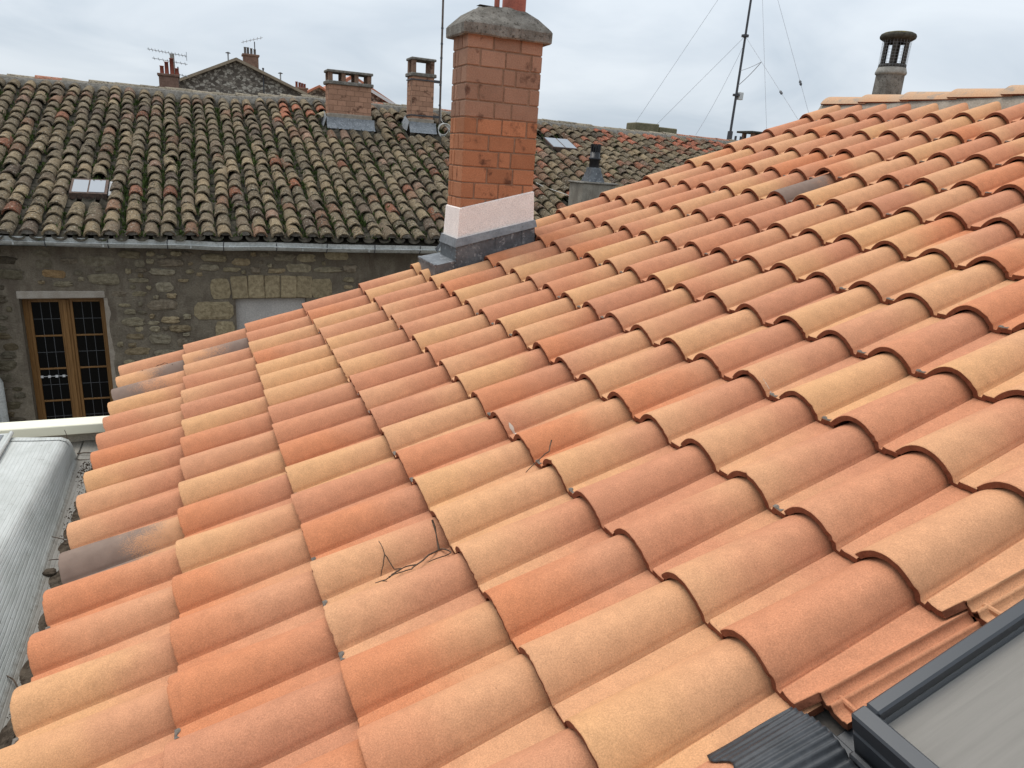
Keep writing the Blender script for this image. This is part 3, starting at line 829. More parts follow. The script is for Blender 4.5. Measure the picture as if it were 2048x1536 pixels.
tag(put('valley_dirt', g.mesh('valley_dirt', M_DIRT)), 'dark crumbled dirt and leaf litter lying in the gutter along the tile ends', 'dirt', None, 'stuff')

def branch(name, paths, label, cat='twig', group=None, mat=None, n=6):
    g = G()
    for pts, r0, r1 in paths:
        # resample with kinks
        P = [Vector(p) for p in pts]
        for _ in range(2):
            Q = [P[0]]
            for a_, b_ in zip(P[:-1], P[1:]):
                L_ = (b_ - a_).length
                Q += [(a_ + b_) / 2 + Vector([RD.uniform(-0.05, 0.05) * L_ for _k in range(3)]), b_]
            P = Q
        rs = [r0 + (r1 - r0) * i / (len(P) - 1) for i in range(len(P))]
        g.tube(P, rs, n)
    o = put(name, g.mesh(name, mat or M_TWIG))
    return tag(o, label, cat, group)
def onroof(c, r, h):
    rr = round(r); y = -(r - rr) * BW
    if y > 0.0645: rr += -1; y = -(r - rr) * BW
    if y < -0.157: rr += 1; y = -(r - rr) * BW
    cc = math.floor(c + 1e-6)
    return rp(cc, r, 0) + (rp(cc + 1, r, 0) - rp(cc, r, 0)) * (c - cc) + Vector((-ST, 0, CT)) * (prof_z(max(-0.157, min(0.0645, y)), (c - cc) * 0.87) - TILT * (c - cc) * AG + h)
branch('dry_branch', [
    ([onroof(c, r, h + 0.007) for c, r, h in ((2.95, 13.12, .006), (2.90, 13.40, .006), (2.81, 13.50, .006), (2.70, 13.62, .008), (2.59, 13.58, .009), (2.54, 13.45, .008), (2.52, 13.33, .007), (2.52, 13.15, .006))], 0.0030, 0.0011),
    ([onroof(2.52, 13.33, .014), onroof(2.43, 13.45, .006)], 0.0018, 0.0010),
    ([onroof(c, r, h + 0.007) for c, r, h in ((2.59, 13.58, .009), (2.51, 13.62, .008), (2.46, 13.73, .006), (2.38, 13.74, .008))], 0.0022, 0.0012),
    ([onroof(2.46, 13.73, .006), onroof(2.43, 13.78, .01)], 0.0014, 0.0010),
    ([onroof(c, r, h + 0.007) for c, r, h in ((2.70, 13.62, .008), (2.65, 13.72, .008), (2.59, 13.80, .006), (2.48, 13.78, .008))], 0.0022, 0.0012),
    ([onroof(c, r, h + 0.007) for c, r, h in ((2.90, 13.40, .006), (2.94, 13.52, .006), (2.96, 13.64, .010), (2.94, 13.80, .006))], 0.0026, 0.0014),
    ([onroof(c, r, h + 0.007) for c, r, h in ((2.94, 13.74, .008), (2.81, 13.76, .008), (2.77, 13.84, .005))], 0.0016, 0.0010)],
    'bare forked dry branch lying across an ochre tile', 'branch')
M_DROP = MT('dried_dropping', 0.8, 0.2).color((0.52, 0.44, 0.36)).mat
def dropping(c, r, L, w, label):
    def f(u, v):
        t = v * 2 - 1
        hw = w * (0.35 + 0.65 * math.exp(-((u - 0.25) / 0.16) ** 2) + 0.25 * math.exp(-((u - 0.75) / 0.1) ** 2)) * math.sqrt(max(0, 1 - (2 * u - 1) ** 8))
        return onroof(c + t * hw / AG, r + u * L / BW, 0.0012 * (1 - abs(t)) + 0.0006)
    tag(put('bird_dropping', G().grid(f, 24, 7).mesh('bird_dropping', M_DROP)), label, 'dropping')
dropping(6.05, 13.30, 0.075, 0.008, 'longer pale bird dropping streak running down the flank of a salmon tile')
dropping(4.05, 11.36, 0.055, 0.007, 'short pale bird dropping streak near a tile corner by the thin twig')
branch('dry_twig', [([onroof(c, r, h) for c, r, h in ((4.18, 12.52, .05), (4.11, 12.64, .03), (4.01, 12.72, .02), (3.83, 12.80, .008))], 0.0022, 0.0012)], 'short thin twig caught under the edge of a tile', 'twig')
branch('bent_stem', [([onroof(c, r, h) for c, r, h in ((0.39, 1.12, .006), (0.45, 0.68, .012), (0.56, 0.58, .03), (0.69, 0.82, .02), (0.82, 1.22, .006))], 0.0022, 0.0016)], 'thin brown stem bent in an arc on sooty tiles at the eaves', 'stem')
branch('upright_weed', [([(-0.155, -0.93, -0.205), (-0.15, -0.93, -0.12), (-0.158, -0.92, -0.045)], 0.0022, 0.0014)], 'thin dead stalk standing up before the cream coping board', 'stalk')
branch('curled_twig', [([(-0.13, -0.85, -0.200), (-0.07, -0.86, -0.198), (-0.03, -0.87, -0.196), (-0.015, -0.90, -0.198), (0.0, -0.89, -0.19), (0.003, -0.84, -0.18)], 0.0032, 0.0022), ([(-0.12, -0.92, -0.203), (-0.07, -0.935, -0.201), (-0.05, -0.93, -0.2)], 0.002, 0.0012)], 'curled black twig on the grey sheet beyond the kerb end', 'twig')
for k, (Y, X, L, a) in enumerate(((-1.80, -0.03, 0.10, 2.4), (-1.87, -0.04, 0.09, 1.2), (-1.93, -0.01, 0.08, 2.9), (-2.62, -0.05, 0.09, 2.2))):
    pa = Vector((X, Y, -0.196)); d = Vector((math.cos(a), math.sin(a), 0.12)) * L
    lab = ('longest broken twig in the litter beside the sooty eaves tile', 'steeply slanting broken twig in the litter above the bark lump', 'shortest broken twig lying in the litter by the bark lump', 'lone broken twig in the litter below an ochre eaves tile')[k]
    branch('valley_twig', [([pa, pa + d * 0.5 + Vector((0.004, 0.006, 0.004)), pa + d], 0.0028, 0.0014)], lab, 'twig', 'broken twigs in the valley litter')
g = G()
g.box(-0.095, -0.055, -2.00, -1.955, -0.208, -0.190, 0, 0.006, 0.006, random.Random(2))
tag(put('bark_chip', g.mesh('bark_chip', M_DIRT)), 'dark lump of bark lying on the grey sheet beside the litter', 'bark')

# ================================================================== old house across the alley
S2 = rad(20.5); C2, N2 = math.cos(S2), math.sin(S2)
EY, EZ, RY = 5.42, 0.085, 10.9
def ridge_dz(X):
    T = [(-4, -.09), (-2.5, -.07), (-.8, -.03), (1.2, -.035), (2.5, .055), (4.5, .06), (7.6, .03), (10, -.02), (13.5, -.02)]
    for (a, b), (c, d) in zip(T[:-1], T[1:]):
        if X <= c: return b + (d - b) * max(0, X - a) / (c - a)
    return T[-1][1]
def np_(X, s, h=0.0):        # point on the old roof: s metres up the slope
    t = s / ((RY - EY) / C2)
    dz = ridge_dz(X) * t + 0.025 * mnoise.noise(Vector((X * 0.5, s * 0.6, 3.0)))
    e = 0.0125 * (X + 1.6) * (1 - t) if X < 3 else 0.057 * (1 - t)
    return Vector((X, EY + s * C2 - h * N2, EZ + s * N2 + h * C2 + dz + e))
LS = (RY - EY) / C2
old = thing('old_stone_house', 'old rubble stone house with weathered mossy barrel tiles across the alley', 'house', (4.5, 8.2, -8))
XL, XR = -3.6, 13.25
g = G()
g.grid(lambda u, v: np_(XL + u * (XR - XL), -0.02 + v * (LS + 0.02), -0.055), 60, 16)
g.grid(lambda u, v: np_(XL + u * (XR - XL), -0.02 + v * (LS + 0.02), -0.11), 60, 16, flip=True)
g.add([(XL, 10.9, 2.04), (XR, 10.9, 2.04), (XR, 16.4, 0.1), (XL, 16.4, 0.1)], [(0, 1, 2, 3)])
oroof = put('roof', g.mesh('old_roof', M_CHAN), old)

def old_mesh(name, seed):
    return half_barrel(name, 0.42, 0.094, 0.076, rad(80), 0.019, (M_OLD,), 8, 2, seed, 0.03)
omesh = [old_mesh('old_tile_%d' % k, 20 + k) for k in range(6)]
RO = random.Random(77)
BASE = [((0.35, 0.285, 0.20), 30), ((0.315, 0.262, 0.19), 26), ((0.40, 0.315, 0.21), 18), ((0.28, 0.222, 0.165), 14), ((0.34, 0.21, 0.145), 9), ((0.44, 0.355, 0.24), 8), ((0.20, 0.155, 0.125), 5), ((0.42, 0.19, 0.125), 4), ((0.42, 0.18, 0.11), 1.5), ((0.46, 0.305, 0.235), 3)]
def old_col(X, s):
    cs = BASE
    if 8.6 < X < 12.6 and s > LS - 1.1 and RO.random() < 0.45: return (0.30, 0.10, 0.058)
    if 2.0 < X < 2.9 and LS - 1.25 < s < LS - 0.55 and RO.random() < 0.75: return (0.32, 0.12, 0.068)
    if 5.6 < X < 9 and RO.random() < 0.07: return (0.28, 0.105, 0.06)
    t = RO.uniform(0, sum(w for _, w in cs))
    for c_, w in cs:
        t -= w
        if t <= 0: break
    f = RO.uniform(0.76, 1.26) * 0.50
    if X > 4: f *= 0.95
    return tuple(v * f * k_ for v, k_ in zip(c_, (0.98, 0.92, 0.83)))
def blocked(X, s):
    p_ = np_(X, s)
    for (x0, x1, y0, y1) in ((2.74, 3.72, 9.35, 10.05), (4.28, 4.92, 9.35, 10.1), (-1.12, -0.56, 6.40, 6.93), (7.28, 7.92, 9.3, 9.95), (6.30, 7.15, 6.1, 6.9)):
        if x0 - 0.02 < X < x1 + 0.02 and y0 - 0.30 < p_.y < y1 - 0.02: return True
    return False
tiles = []
ncol = int((XR - XL) / 0.2175)
for ci in range(ncol):
    X0 = -1.597 + 0.2175 * (ci - 9)
    if X0 > XR - 0.1: break
    s = -0.02 + RO.uniform(-0.02, 0.02)
    wob = RO.uniform(0, 6)
    while s < LS - 0.30:
        X = X0 + 0.018 * math.sin(s * 1.3 + wob) + RO.uniform(-0.012, 0.012)
        ex = RO.uniform(0.235, 0.325) if RO.random() < 0.9 else RO.uniform(0.16, 0.21)
        if not blocked(X, s):
            tiles.append((X, s, old_col(X, s), RO.randrange(6), RO.gauss(0, 0.045), RO.gauss(0, 0.016), RO.uniform(0.92, 1.07)))
        s += ex
def old_matrix(X, s, yaw, pit, sc):
    p0 = np_(X, s, 0.036)
    d = (np_(X, s + 0.3, 0.0) - np_(X, s, 0.0)).normalized()
    z = Vector((0, -N2, C2)); z = (z - d * z.dot(d)).normalized(); y = z.cross(d)
    M = Matrix(((d.x, y.x, z.x, p0.x), (d.y, y.y, z.y, p0.y), (d.z, y.z, z.z, p0.z), (0, 0, 0, 1)))
    return M @ Matrix.Rotation(yaw, 4, 'Z') @ Matrix.Rotation(0.078 + pit, 4, 'Y') @ Matrix.Diagonal((1, sc, sc, 1))
def seen(X, s):
    p_ = np_(X, s, 0.09)
    d = p_ - CAM
    q = CAM + d * ((0.08 - CAM.y) / d.y)
    if q.x > 0 and q.x < 5.4:
        if q.z < q.x * ST / CT - 0.05: return False
    if 1.97 < q.x < 2.48 and q.z < 2.1: return False
    # inside the photograph's frame
    z_ = d.dot(cF); u_, v_ = d.dot(cR) / z_, d.dot(cU) / z_
    return abs(u_) < 0.73 and abs(v_) < 0.55
order = sorted(range(len(tiles)), key=lambda i: (0 if seen(tiles[i][0], tiles[i][1]) else 1, (np_(tiles[i][0], tiles[i][1]) - CAM).length))
single = set(order[:300])
g = G(); tones = []
for i, (X, s, cc, k, yaw, pit, sc) in enumerate(tiles):
    M = old_matrix(X, s, yaw, pit, sc)
    if i in single:
        put('barrel_tile', omesh[k], oroof, M, (*cc, 1))
    else:
        me = omesh[k]
        g.add([M @ v.co for v in me.vertices], [list(pl.vertices) for pl in me.polygons], 0, True)
        tones += [(*cc, 1)] * len(me.vertices)
me = g.mesh('barrel_tiles_rest', M_OLDJ)
at = me.color_attributes.new('tone', 'FLOAT_COLOR', 'POINT')
at.data.foreach_set('color', np.array(tones, dtype=np.float32).ravel())
tag(put('barrel_tiles_rest', me, oroof), kind='stuff')
# mortar plugs closing the barrel ends at the eaves
g = G()
g.grid(lambda u, v: (0.012 + 0.006 * math.sin(v * 9), 0.070 * v * math.sin(rad(-80 + 160 * u)) , 0.012 + 0.062 * v * math.cos(rad(-80 + 160 * u)) - 0.012), 9, 4)
pm = g.mesh('eaves_mortar', M_CEMENT)
for ci in range(ncol):
    X0 = -1.597 + 0.2175 * (ci - 9)
    if -2.7 < X0 < 4.2: put('eaves_mortar', pm, oroof, old_matrix(X0, -0.012, 0, 0, 1.1))
# channel tiles between the cover rows
g = G()
for ci in range(-1, ncol):
    X0 = -1.597 + 0.2175 * (ci - 9) + 0.109
    if X0 > XR - 0.05: break
    s = -0.05
    while s < LS - 0.2:
        L = RO.uniform(0.27, 0.34)
        p0 = np_(X0 + RO.uniform(-0.008, 0.008), s, RO.uniform(0.0, 0.012))
        p1 = np_(X0 + RO.uniform(-0.008, 0.008), s + L + 0.05, -0.012)
        V = []
        for (pp, w) in ((p0, 0.086), (p1, 0.078)):
            for q in range(7):
                a = rad(-72 + 24 * q)
                V.append(pp + Vector((w * math.sin(a), 0, 0)) + Vector((0, -N2, C2)) * (0.052 - 0.066 * math.cos(a)))
        V += [v - Vector((0, 0, 0.014)) for v in V[:7]]
        F = [(q, q + 7, q + 8, q + 1) for q in range(6)] + [(q, q + 1, q + 15, q + 14) for q in range(6)]
        g.add(V, F, 0, True)
        s += L
tag(put('channel_tiles', g.mesh('channel_tiles', M_CHAN), oroof), kind='stuff')
# moss and weeds growing in the channels
g = G()
RM = random.Random(12)
for ci in range(-1, 62):
    X0 = -1.597 + 0.2175 * (ci - 9) + 0.109
    s = 0.1
    while s < LS - 0.6:
        dens = 0.5 + 0.5 * mnoise.noise(Vector((X0 * 0.7, s * 0.8, 9.0)))
        dens *= 1.15 if -1 < X0 < 5.2 else 0.55
        if RM.random() < dens * 1.25 and not blocked(X0, s):
            p0 = np_(X0 + RM.gauss(0, 0.025), s, 0.0)
            big = RM.random() < 0.10
            nb = RM.randint(16, 34) if big else RM.randint(6, 16)
            R_ = RM.uniform(0.03, 0.07)
            for _ in range(nb):
                q = p0 + Vector((RM.gauss(0, R_ * 0.7), RM.gauss(0, R_ * 1.6), RM.uniform(0.0, 0.02)))
                h = RM.uniform(0.010, 0.032) * (1.7 if big else 1)
                a = RM.uniform(0, 6.28); w = RM.uniform(0.005, 0.014)
                ux, uy = math.cos(a) * w, math.sin(a) * w
                t = Vector((RM.uniform(-h, h) * 0.8, RM.uniform(-h, h) * 0.8, h))
                V = [q + Vector((ux, uy, -0.02)), q - Vector((ux, uy, 0.02)), q + t * 0.7 + Vector((uy, -ux, 0)), q + t - Vector((uy, -ux, 0)) * 0.4]
                g.add(V, [(0, 1, 3), (0, 2, 1), (1, 2, 3)])
        s += RM.uniform(0.04, 0.11)
tag(put('roof_moss', g.mesh('roof_moss', M_MOSS)), 'green moss and small weeds in the channels of the old barrel tile roof', 'moss', None, 'stuff')
# ridge of the old house
orm = [half_barrel('old_ridge_tile_%d' % k, 0.46, 0.112, 0.10, rad(62), 0.016, (M_OLD,), 8, 2, 50 + k, 0.015) for k in range(3)]
X = XL
while X < XR - 0.1:
    zt = np_(X + 0.2, LS).z
    red = (-2.05 < X < -1.5) or (3.05 < X < 3.75 and True) or (5.3 < X < 5.7) or (11.2 < X < 13)
    cc = (0.38, 0.17, 0.11) if red and RO.random() < 0.8 else tuple(v * q_ for q_ in [RO.uniform(0.85, 1.25)] for v in (0.25, 0.21, 0.155))
    M = Matrix.Translation((X, RY, zt + 0.052 + RO.uniform(-0.008, 0.008))) @ Matrix.Rotation(RO.gauss(0, 0.012), 4, 'Z') @ Matrix.Rotation(RO.gauss(0.018, 0.012), 4, 'Y')
    put('ridge_tile', orm[RO.randrange(3)], oroof, M, (*cc, 1))
    X += 0.405
g = G()
def obed(u, v):
    X = XL + u * (XR - XL)
    zt = np_(X, LS).z
    y_, z_ = [(-0.19, -0.09), (-0.145, 0.045), (-0.095, 0.062), (0.0, 0.09), (0.1, 0.06), (0.16, -0.02)][int(round(v * 5))]
    n_ = mnoise.noise(Vector((X * 6, v * 4, 0.5)))
    return (X, RY + y_ + 0.015 * n_, zt + z_ + 0.015 * n_)
g.grid(obed, 260, 6)
put('ridge_mortar', g.mesh('old_ridge_mortar', M_CEMENT), oroof)

# ---- walls of the old house with openings
WY = 5.75
W1 = (-1.63, -0.70, -2.9, -0.71)         # casement window x0,x1,z0,z1
W2 = (0.885, 1.83, -2.4, -0.742)         # boarded window
g = G()
xs = [XL, W1[0], W1[1], W2[0], W2[1], XR]
def wq(x0, x1, z0, z1, y=WY): g.add([(x0, y, z0), (x1, y, z0), (x1, y, z1), (x0, y, z1)], [(0, 1, 2, 3)])
zt = 0.06
def wgrid(x0, x1, z0, z1):
    nx, nz = max(2, int((x1 - x0) / 0.035)), max(2, int((z1 - z0) / 0.035))
    def f(u, v):
        x, z = x0 + u * (x1 - x0), z0 + v * (z1 - z0)
        e = min(1, min(u, 1 - u) * nx / 2, min(v, 1 - v) * nz / 2)
        n_ = mnoise.noise(Vector((x * 7, 0, z * 9))) + 0.6 * mnoise.noise(Vector((x * 19, 3, z * 21)))
        return (x, WY - e * (0.006 + 0.010 * n_), z)
    g.grid(f, nx, nz, flip=False)
wgrid(-2.6, W1[0], -2.8, zt); wgrid(W1[1], W2[0], -2.8, zt); wgrid(W2[1], 4.4, -2.8, zt)
wq(XL, -2.6, -7.99, zt); wq(-2.6, W1[0], -7.99, -2.8); wq(W1[1], W2[0], -7.99, -2.8); wq(W2[1], 4.4, -7.99, -2.8); wq(4.4, XR, -7.99, zt)
for w in (W1, W2):
    wq(w[0], w[1], -7.99, w[2]); wgrid(w[0], w[1], w[3], zt)
    d = 0.36
    g.add([(w[0], WY, w[2]), (w[0], WY + d, w[2]), (w[0], WY + d, w[3]), (w[0], WY, w[3])], [(0, 1, 2, 3)])
    g.add([(w[1], WY, w[2]), (w[1], WY, w[3]), (w[1], WY + d, w[3]), (w[1], WY + d, w[2])], [(0, 1, 2, 3)])
    g.add([(w[0], WY, w[3]), (w[0], WY + d, w[3]), (w[1], WY + d, w[3]), (w[1], WY, w[3])], [(0, 1, 2, 3)])
    g.add([(w[0], WY, w[2]), (w[1], WY, w[2]), (w[1], WY + d, w[2]), (w[0], WY + d, w[2])], [(0, 1, 2, 3)])
g.add([(XL, WY, -7.99), (XL, 16.2, -7.99), (XL, 16.2, 0.0), (XL, 10.9, 2.0), (XL, WY, 0.05)], [(0, 1, 2, 3, 4)])
g.add([(XR, WY, -7.99), (XR, WY, 0.05), (XR, 10.9, 2.0), (XR, 16.2, 0.0), (XR, 16.2, -7.99)], [(0, 1, 2, 3, 4)])
g.add([(XL, 16.2, -7.99), (XR, 16.2, -7.99), (XR, 16.2, 0), (XL, 16.2, 0)], [(0, 1, 2, 3)])
# dark floor behind the casement
g.box(W1[0] - 0.6, W1[1] + 0.6, WY + 1.6, WY + 1.65, -3.2, -0.3)
owall = put('wall', g.mesh('old_wall', M_WALLM), old)

RS = random.Random(31)
def stone(xc, zc, w, h, colr, proud=0.022, rough=0.16, sq=3.0, name='stone'):
    g = G(); n = 14
    ph = RS.uniform(0, 9)
    ring0, ring1, ring2 = [], [], []
    for i in range(n):
        a = 2 * math.pi * i / n
        ca, sa = math.cos(a), math.sin(a)
        k = (abs(ca) ** sq + abs(sa) ** sq) ** (-1 / sq)
        k *= 1 + rough * mnoise.noise(Vector((ca * 1.6 + ph, sa * 1.6, ph)))
        x, z = ca * k * w / 2, sa * k * h / 2
        ring0.append((x, 0.03, z))
        e = min(w, h) * 0.05
        ring1.append((x * (1 - 2 * e / w), -proud * RS.uniform(0.6, 0.9), z * (1 - 2 * e / h)))
        ring2.append((x * 0.62, -proud * RS.uniform(0.9, 1.5), z * 0.6))
    V = ring0 + ring1 + ring2 + [(0, -proud * RS.uniform(0.9, 1.5), 0)]
    F = []
    for a in (0, n): F += [(a + i, a + (i + 1) % n, a + n + (i + 1) % n, a + n + i) for i in range(n)]
    F += [(2 * n + i, 2 * n + (i + 1) % n, 3 * n) for i in range(n)]
    g.add(V, F)
    return put(name, g.mesh(name, M_STONE, fix=True), owall, Matrix.Translation((xc, WY, zc)) @ Matrix.Rotation(RS.gauss(0, 0.025), 4, 'Y'), (*colr, 1))
def stc(x, z):
    f = RS.uniform(0.8, 1.2)
    b = RS.choice([(0.36, 0.305, 0.205), (0.335, 0.29, 0.205), (0.30, 0.262, 0.195), (0.265, 0.22, 0.165), (0.335, 0.265, 0.17)])
    if x < -0.2: b = tuple(0.78 * v for v in b)       # older, dirtier masonry
    if x < -1.66: b = tuple(0.5 * v for v in b)
    return tuple(v * f for v in b)
# voussoirs over the boarded window and its jamb stones
for i in range(5):
    w = (W2[1] + 0.05 - W2[0] + 0.09) / 5
    xc = W2[0] - 0.05 + w * (i + 0.5)
    f_ = RS.uniform(.86, 1.08)
    put('voussoir', G().box(-w * 0.487, w * 0.487, -0.022 - RS.uniform(0, 0.008), 0.03, -0.158, 0.155 + RS.uniform(-0.01, 0.012), 0, 0.012, 0.007, RS).mesh('voussoir', M_STONE), owall, Matrix.Translation((xc, WY, -0.575)) @ Matrix.Rotation((i - 2) * 0.025, 4, 'Y'), (0.40 * f_, 0.325 * f_, 0.21 * f_, 1))
for (xc, zc, w, h) in ((0.70, -0.60, 0.27, 0.30), (0.60, -0.90, 0.52, 0.27), (0.73, -1.19, 0.27, 0.29), (0.66, -1.48, 0.40, 0.26), (2.05, -0.60, 0.32, 0.30), (2.10, -0.92, 0.42, 0.27), (2.0, -1.2, 0.30, 0.26)):
    stone(xc, zc, w, h, tuple(v * q_ for q_ in [RS.uniform(.88, 1.08)] for v in (0.36, 0.295, 0.19)), 0.02, 0.06, 7)
taken = [(W1[0] - 0.06, W1[1] + 0.06, W1[2], W1[3] + 0.13), (W2[0] - 0.16, W2[1] + 0.1, W2[2], W2[3] + 0.34), (0.33, 0.92, -1.63, -0.44), (1.85, 2.32, -1.35, -0.44), (0.17, 0.30, -0.68, -0.56)]
boxes = [(-1.36, -1.08, -0.46, -0.34)]
def fits(x0, x1, z0, z1, m):
    for a, b, c_, d_ in taken + boxes:
        if a < x1 + m and x0 - m < b and c_ < z1 + m * 0.8 and z0 - m * 0.8 < d_: return False
    return True
for n_try, (w0, w1_, h0, h1_), mg in ((900, (0.22, 0.40, 0.09, 0.15), 0.012), (4200, (0.13, 0.26, 0.06, 0.12), 0.010), (5200, (0.06, 0.15, 0.045, 0.08), 0.007)):
    for _ in range(n_try):
        w, h = RS.uniform(w0, w1_), RS.uniform(h0, h1_)
        xc, zc = RS.uniform(-2.2, 2.5), RS.uniform(-2.55, -0.12)
        if xc > 2.6 and zc < -0.7: continue
        if -1.7 < xc < -0.3 and RS.random() < 0.85: continue
        if xc > -0.6 and zc < -1.9: continue
        if xc > 1.0 and zc < -1.0: continue
        if not (-2.2 < xc < 2.5): continue
        if not fits(xc - w / 2, xc + w / 2, zc - h / 2, zc + h / 2, mg): continue
        boxes.append((xc - w / 2, xc + w / 2, zc - h / 2, zc + h / 2))
        stone(xc, zc, w, h, stc(xc, zc), RS.uniform(0.014, 0.042) * (0.7 if xc < -0.2 else 1), 0.30, RS.choice([3, 4, 6, 8]))
stone(-1.22, -0.40, 0.26, 0.105, (0.33, 0.22, 0.115), 0.018, 0.04, 8)
# putlog hole with a stone rim, its inner shade painted as a flat patch
g = G().add([(0.18, WY - 0.002, -0.655), (0.29, WY - 0.002, -0.655), (0.27, WY - 0.002, -0.575), (0.20, WY - 0.002, -0.58)], [(0, 1, 2, 3)])
put('putlog_hole_shade', g.mesh('putlog_hole_shade', MT('hole_shade', 1, 0).color((0.006, 0.005, 0.004)).mat), owall)
# ---- casement window
mw = MT('brown_varnished_wood', 0.55, 0.35)
p = mw.pos()
wn = mw.noise(mw.scale(p, (30, 30, 2)), 3, 4, 0.6)
mw.color(mw.mix(mw.smooth(wn, 0.3, 0.7), (0.165, 0.080, 0.024), (0.235, 0.122, 0.040)))
mw.bump(wn, 0.2, 0.002)
M_BROWN = mw.mat
mg = MT('unlit_room_leaded_glass', 0.2, 0.12); mg.color((0.004, 0.004, 0.004))  # near-black base paints the unlit room behind the leaded panes
M_DGLASS = mg.mat
FY = WY + 0.15
win = put('window', G().box(W1[0] + 0.002, W1[0] + 0.055, FY, FY + 0.09, W1[2], W1[3]).box(W1[1] - 0.055, W1[1] - 0.002, FY, FY + 0.09, W1[2], W1[3]).box(W1[0] + 0.055, W1[1] - 0.055, FY, FY + 0.09, W1[3] - 0.05, W1[3] - 0.002).box(W1[0] + 0.055, W1[1] - 0.055, FY, FY + 0.09, W1[2], W1[2] + 0.08).mesh('window_frame', M_BROWN), old)
xm = (W1[0] + W1[1]) / 2 - 0.005
put('mullion', G().box(xm - 0.022, xm + 0.022, FY - 0.028, FY + 0.02, W1[2] + 0.02, W1[3] - 0.04, 0, 0.006).box(xm - 0.05, xm + 0.05, FY - 0.012, FY + 0.05, W1[2] + 0.02, W1[3] - 0.045, 0, 0.004).mesh('mullion', M_BROWN), win)
lead = MT('lead_came', 0.5, 0.4).color((0.075, 0.078, 0.082)).mat
leafs = ((W1[0] + 0.055, xm - 0.05), (xm + 0.05, W1[1] - 0.055))
ztop, zbot = W1[3] - 0.05, W1[2] + 0.08
for (xa, xb) in leafs:
    sw = 0.035
    put('casement_stile', G().box(xa, xa + sw, FY + 0.005, FY + 0.05, zbot, ztop, 0, 0.004).mesh('casement_stile', M_BROWN), win)
    put('casement_stile', G().box(xb - sw * 0.5, xb, FY + 0.005, FY + 0.05, zbot, ztop, 0, 0.004).mesh('casement_stile', M_BROWN), win)
    put('casement_rail', G().box(xa + sw, xb - sw * 0.5, FY + 0.005, FY + 0.05, ztop - 0.03, ztop, 0, 0.004).mesh('casement_rail', M_BROWN), win)
    gx0, gx1 = xa + sw, xb - sw * 0.5
    z1_ = ztop - 0.03
    ph = 0.222
    for row in range(9):
        za, zb = z1_ - (row + 1) * ph, z1_ - row * ph
        if za < zbot - 0.1: break
        for kx in range(3):
            ca, cb = gx0 + (gx1 - gx0) * kx / 3, gx0 + (gx1 - gx0) * (kx + 1) / 3
            me = G().box(ca + 0.003, cb - 0.003, FY + 0.024, FY + 0.028, za + 0.003, zb - 0.003).mesh('pane', M_DGLASS)
            put('pane', me, win, Matrix.Translation((0, 0, 0)))
        if row % 2 == 1:
            put('glazing_bar', G().box(gx0, gx1, FY + 0.006, FY + 0.04, za - 0.011, za + 0.011, 0, 0.004).mesh('glazing_bar', M_BROWN), win)
        else:
            put('lead_came', G().box(gx0, gx1, FY + 0.019, FY + 0.0235, za - 0.003, za + 0.003).mesh('came', lead), win)
    for kx in (1, 2):
        cx = gx0 + (gx1 - gx0) * kx / 3
        put('lead_came', G().box(cx - 0.003, cx + 0.003, FY + 0.0185, FY + 0.023, zbot, z1_).mesh('came', lead), win)
put('lintel', G().box(W1[0] - 0.02, W1[1] + 0.015, WY - 0.018, WY + 0.09, W1[3] - 0.004, W1[3] + 0.092, 0, 0.01, 0.004, RS).mesh('lintel', mottled('lintel_render', (0.30, 0.26, 0.215), (0.36, 0.32, 0.27), 8, fine=90, bump=0.6)), owall)
# mortar dressing on the jambs
for xj, s_ in ((W1[0], -1), (W1[1], 1)):
    g = G()
    def jamb(u, v, xj=xj, s_=s_):
        zz = W1[2] + u * (W1[3] - W1[2])
        n_ = mnoise.noise(Vector((zz * 4, s_ * 3, 0)))
        return (xj + s_ * (v * (0.07 + 0.035 * n_)) - s_ * 0.004, WY - 0.012 + v * 0.014, zz)
    g.grid(jamb, 40, 4)
    put('jamb_render', g.mesh('jamb_render', M_MORT if s_ > 0 else M_WALLM), owall)
# metal clips of a curtain rod behind the left leaf
g = G().box(leafs[0][0] + 0.03, leafs[0][1] - 0.02, FY + 0.012, FY + 0.017, -1.785, -1.779)
for kx in range(4):
    x_ = leafs[0][0] + 0.035 + kx * 0.082
    g.box(x_, x_ + 0.03, FY + 0.008, FY + 0.016, -1.80, -1.768)
put('clip_rail', g.mesh('clip_rail', MT('bright_metal', 0.3, 0.5).color((0.62, 0.62, 0.62)).mat), win)
# ---- boarded window
put('shutter_board', G().box(W2[0] + 0.002, W2[1] - 0.002, WY + 0.07, WY + 0.10, W2[2], W2[3] - 0.002).mesh('shutter_board', mottled('grey_board', (0.40, 0.375, 0.35), (0.45, 0.42, 0.39), 4, 0.7, fine=60, bump=0.1)), old)
# ---- downpipe at the left
g = G().tube([(-1.98, 5.62, 0.0), (-1.98, 5.62, -1.65), (-1.95, 5.66, -1.76), (-1.95, 5.66, -7.9)], 0.05, 14)
put('downpipe', g.mesh('downpipe', M_ZINC), old)
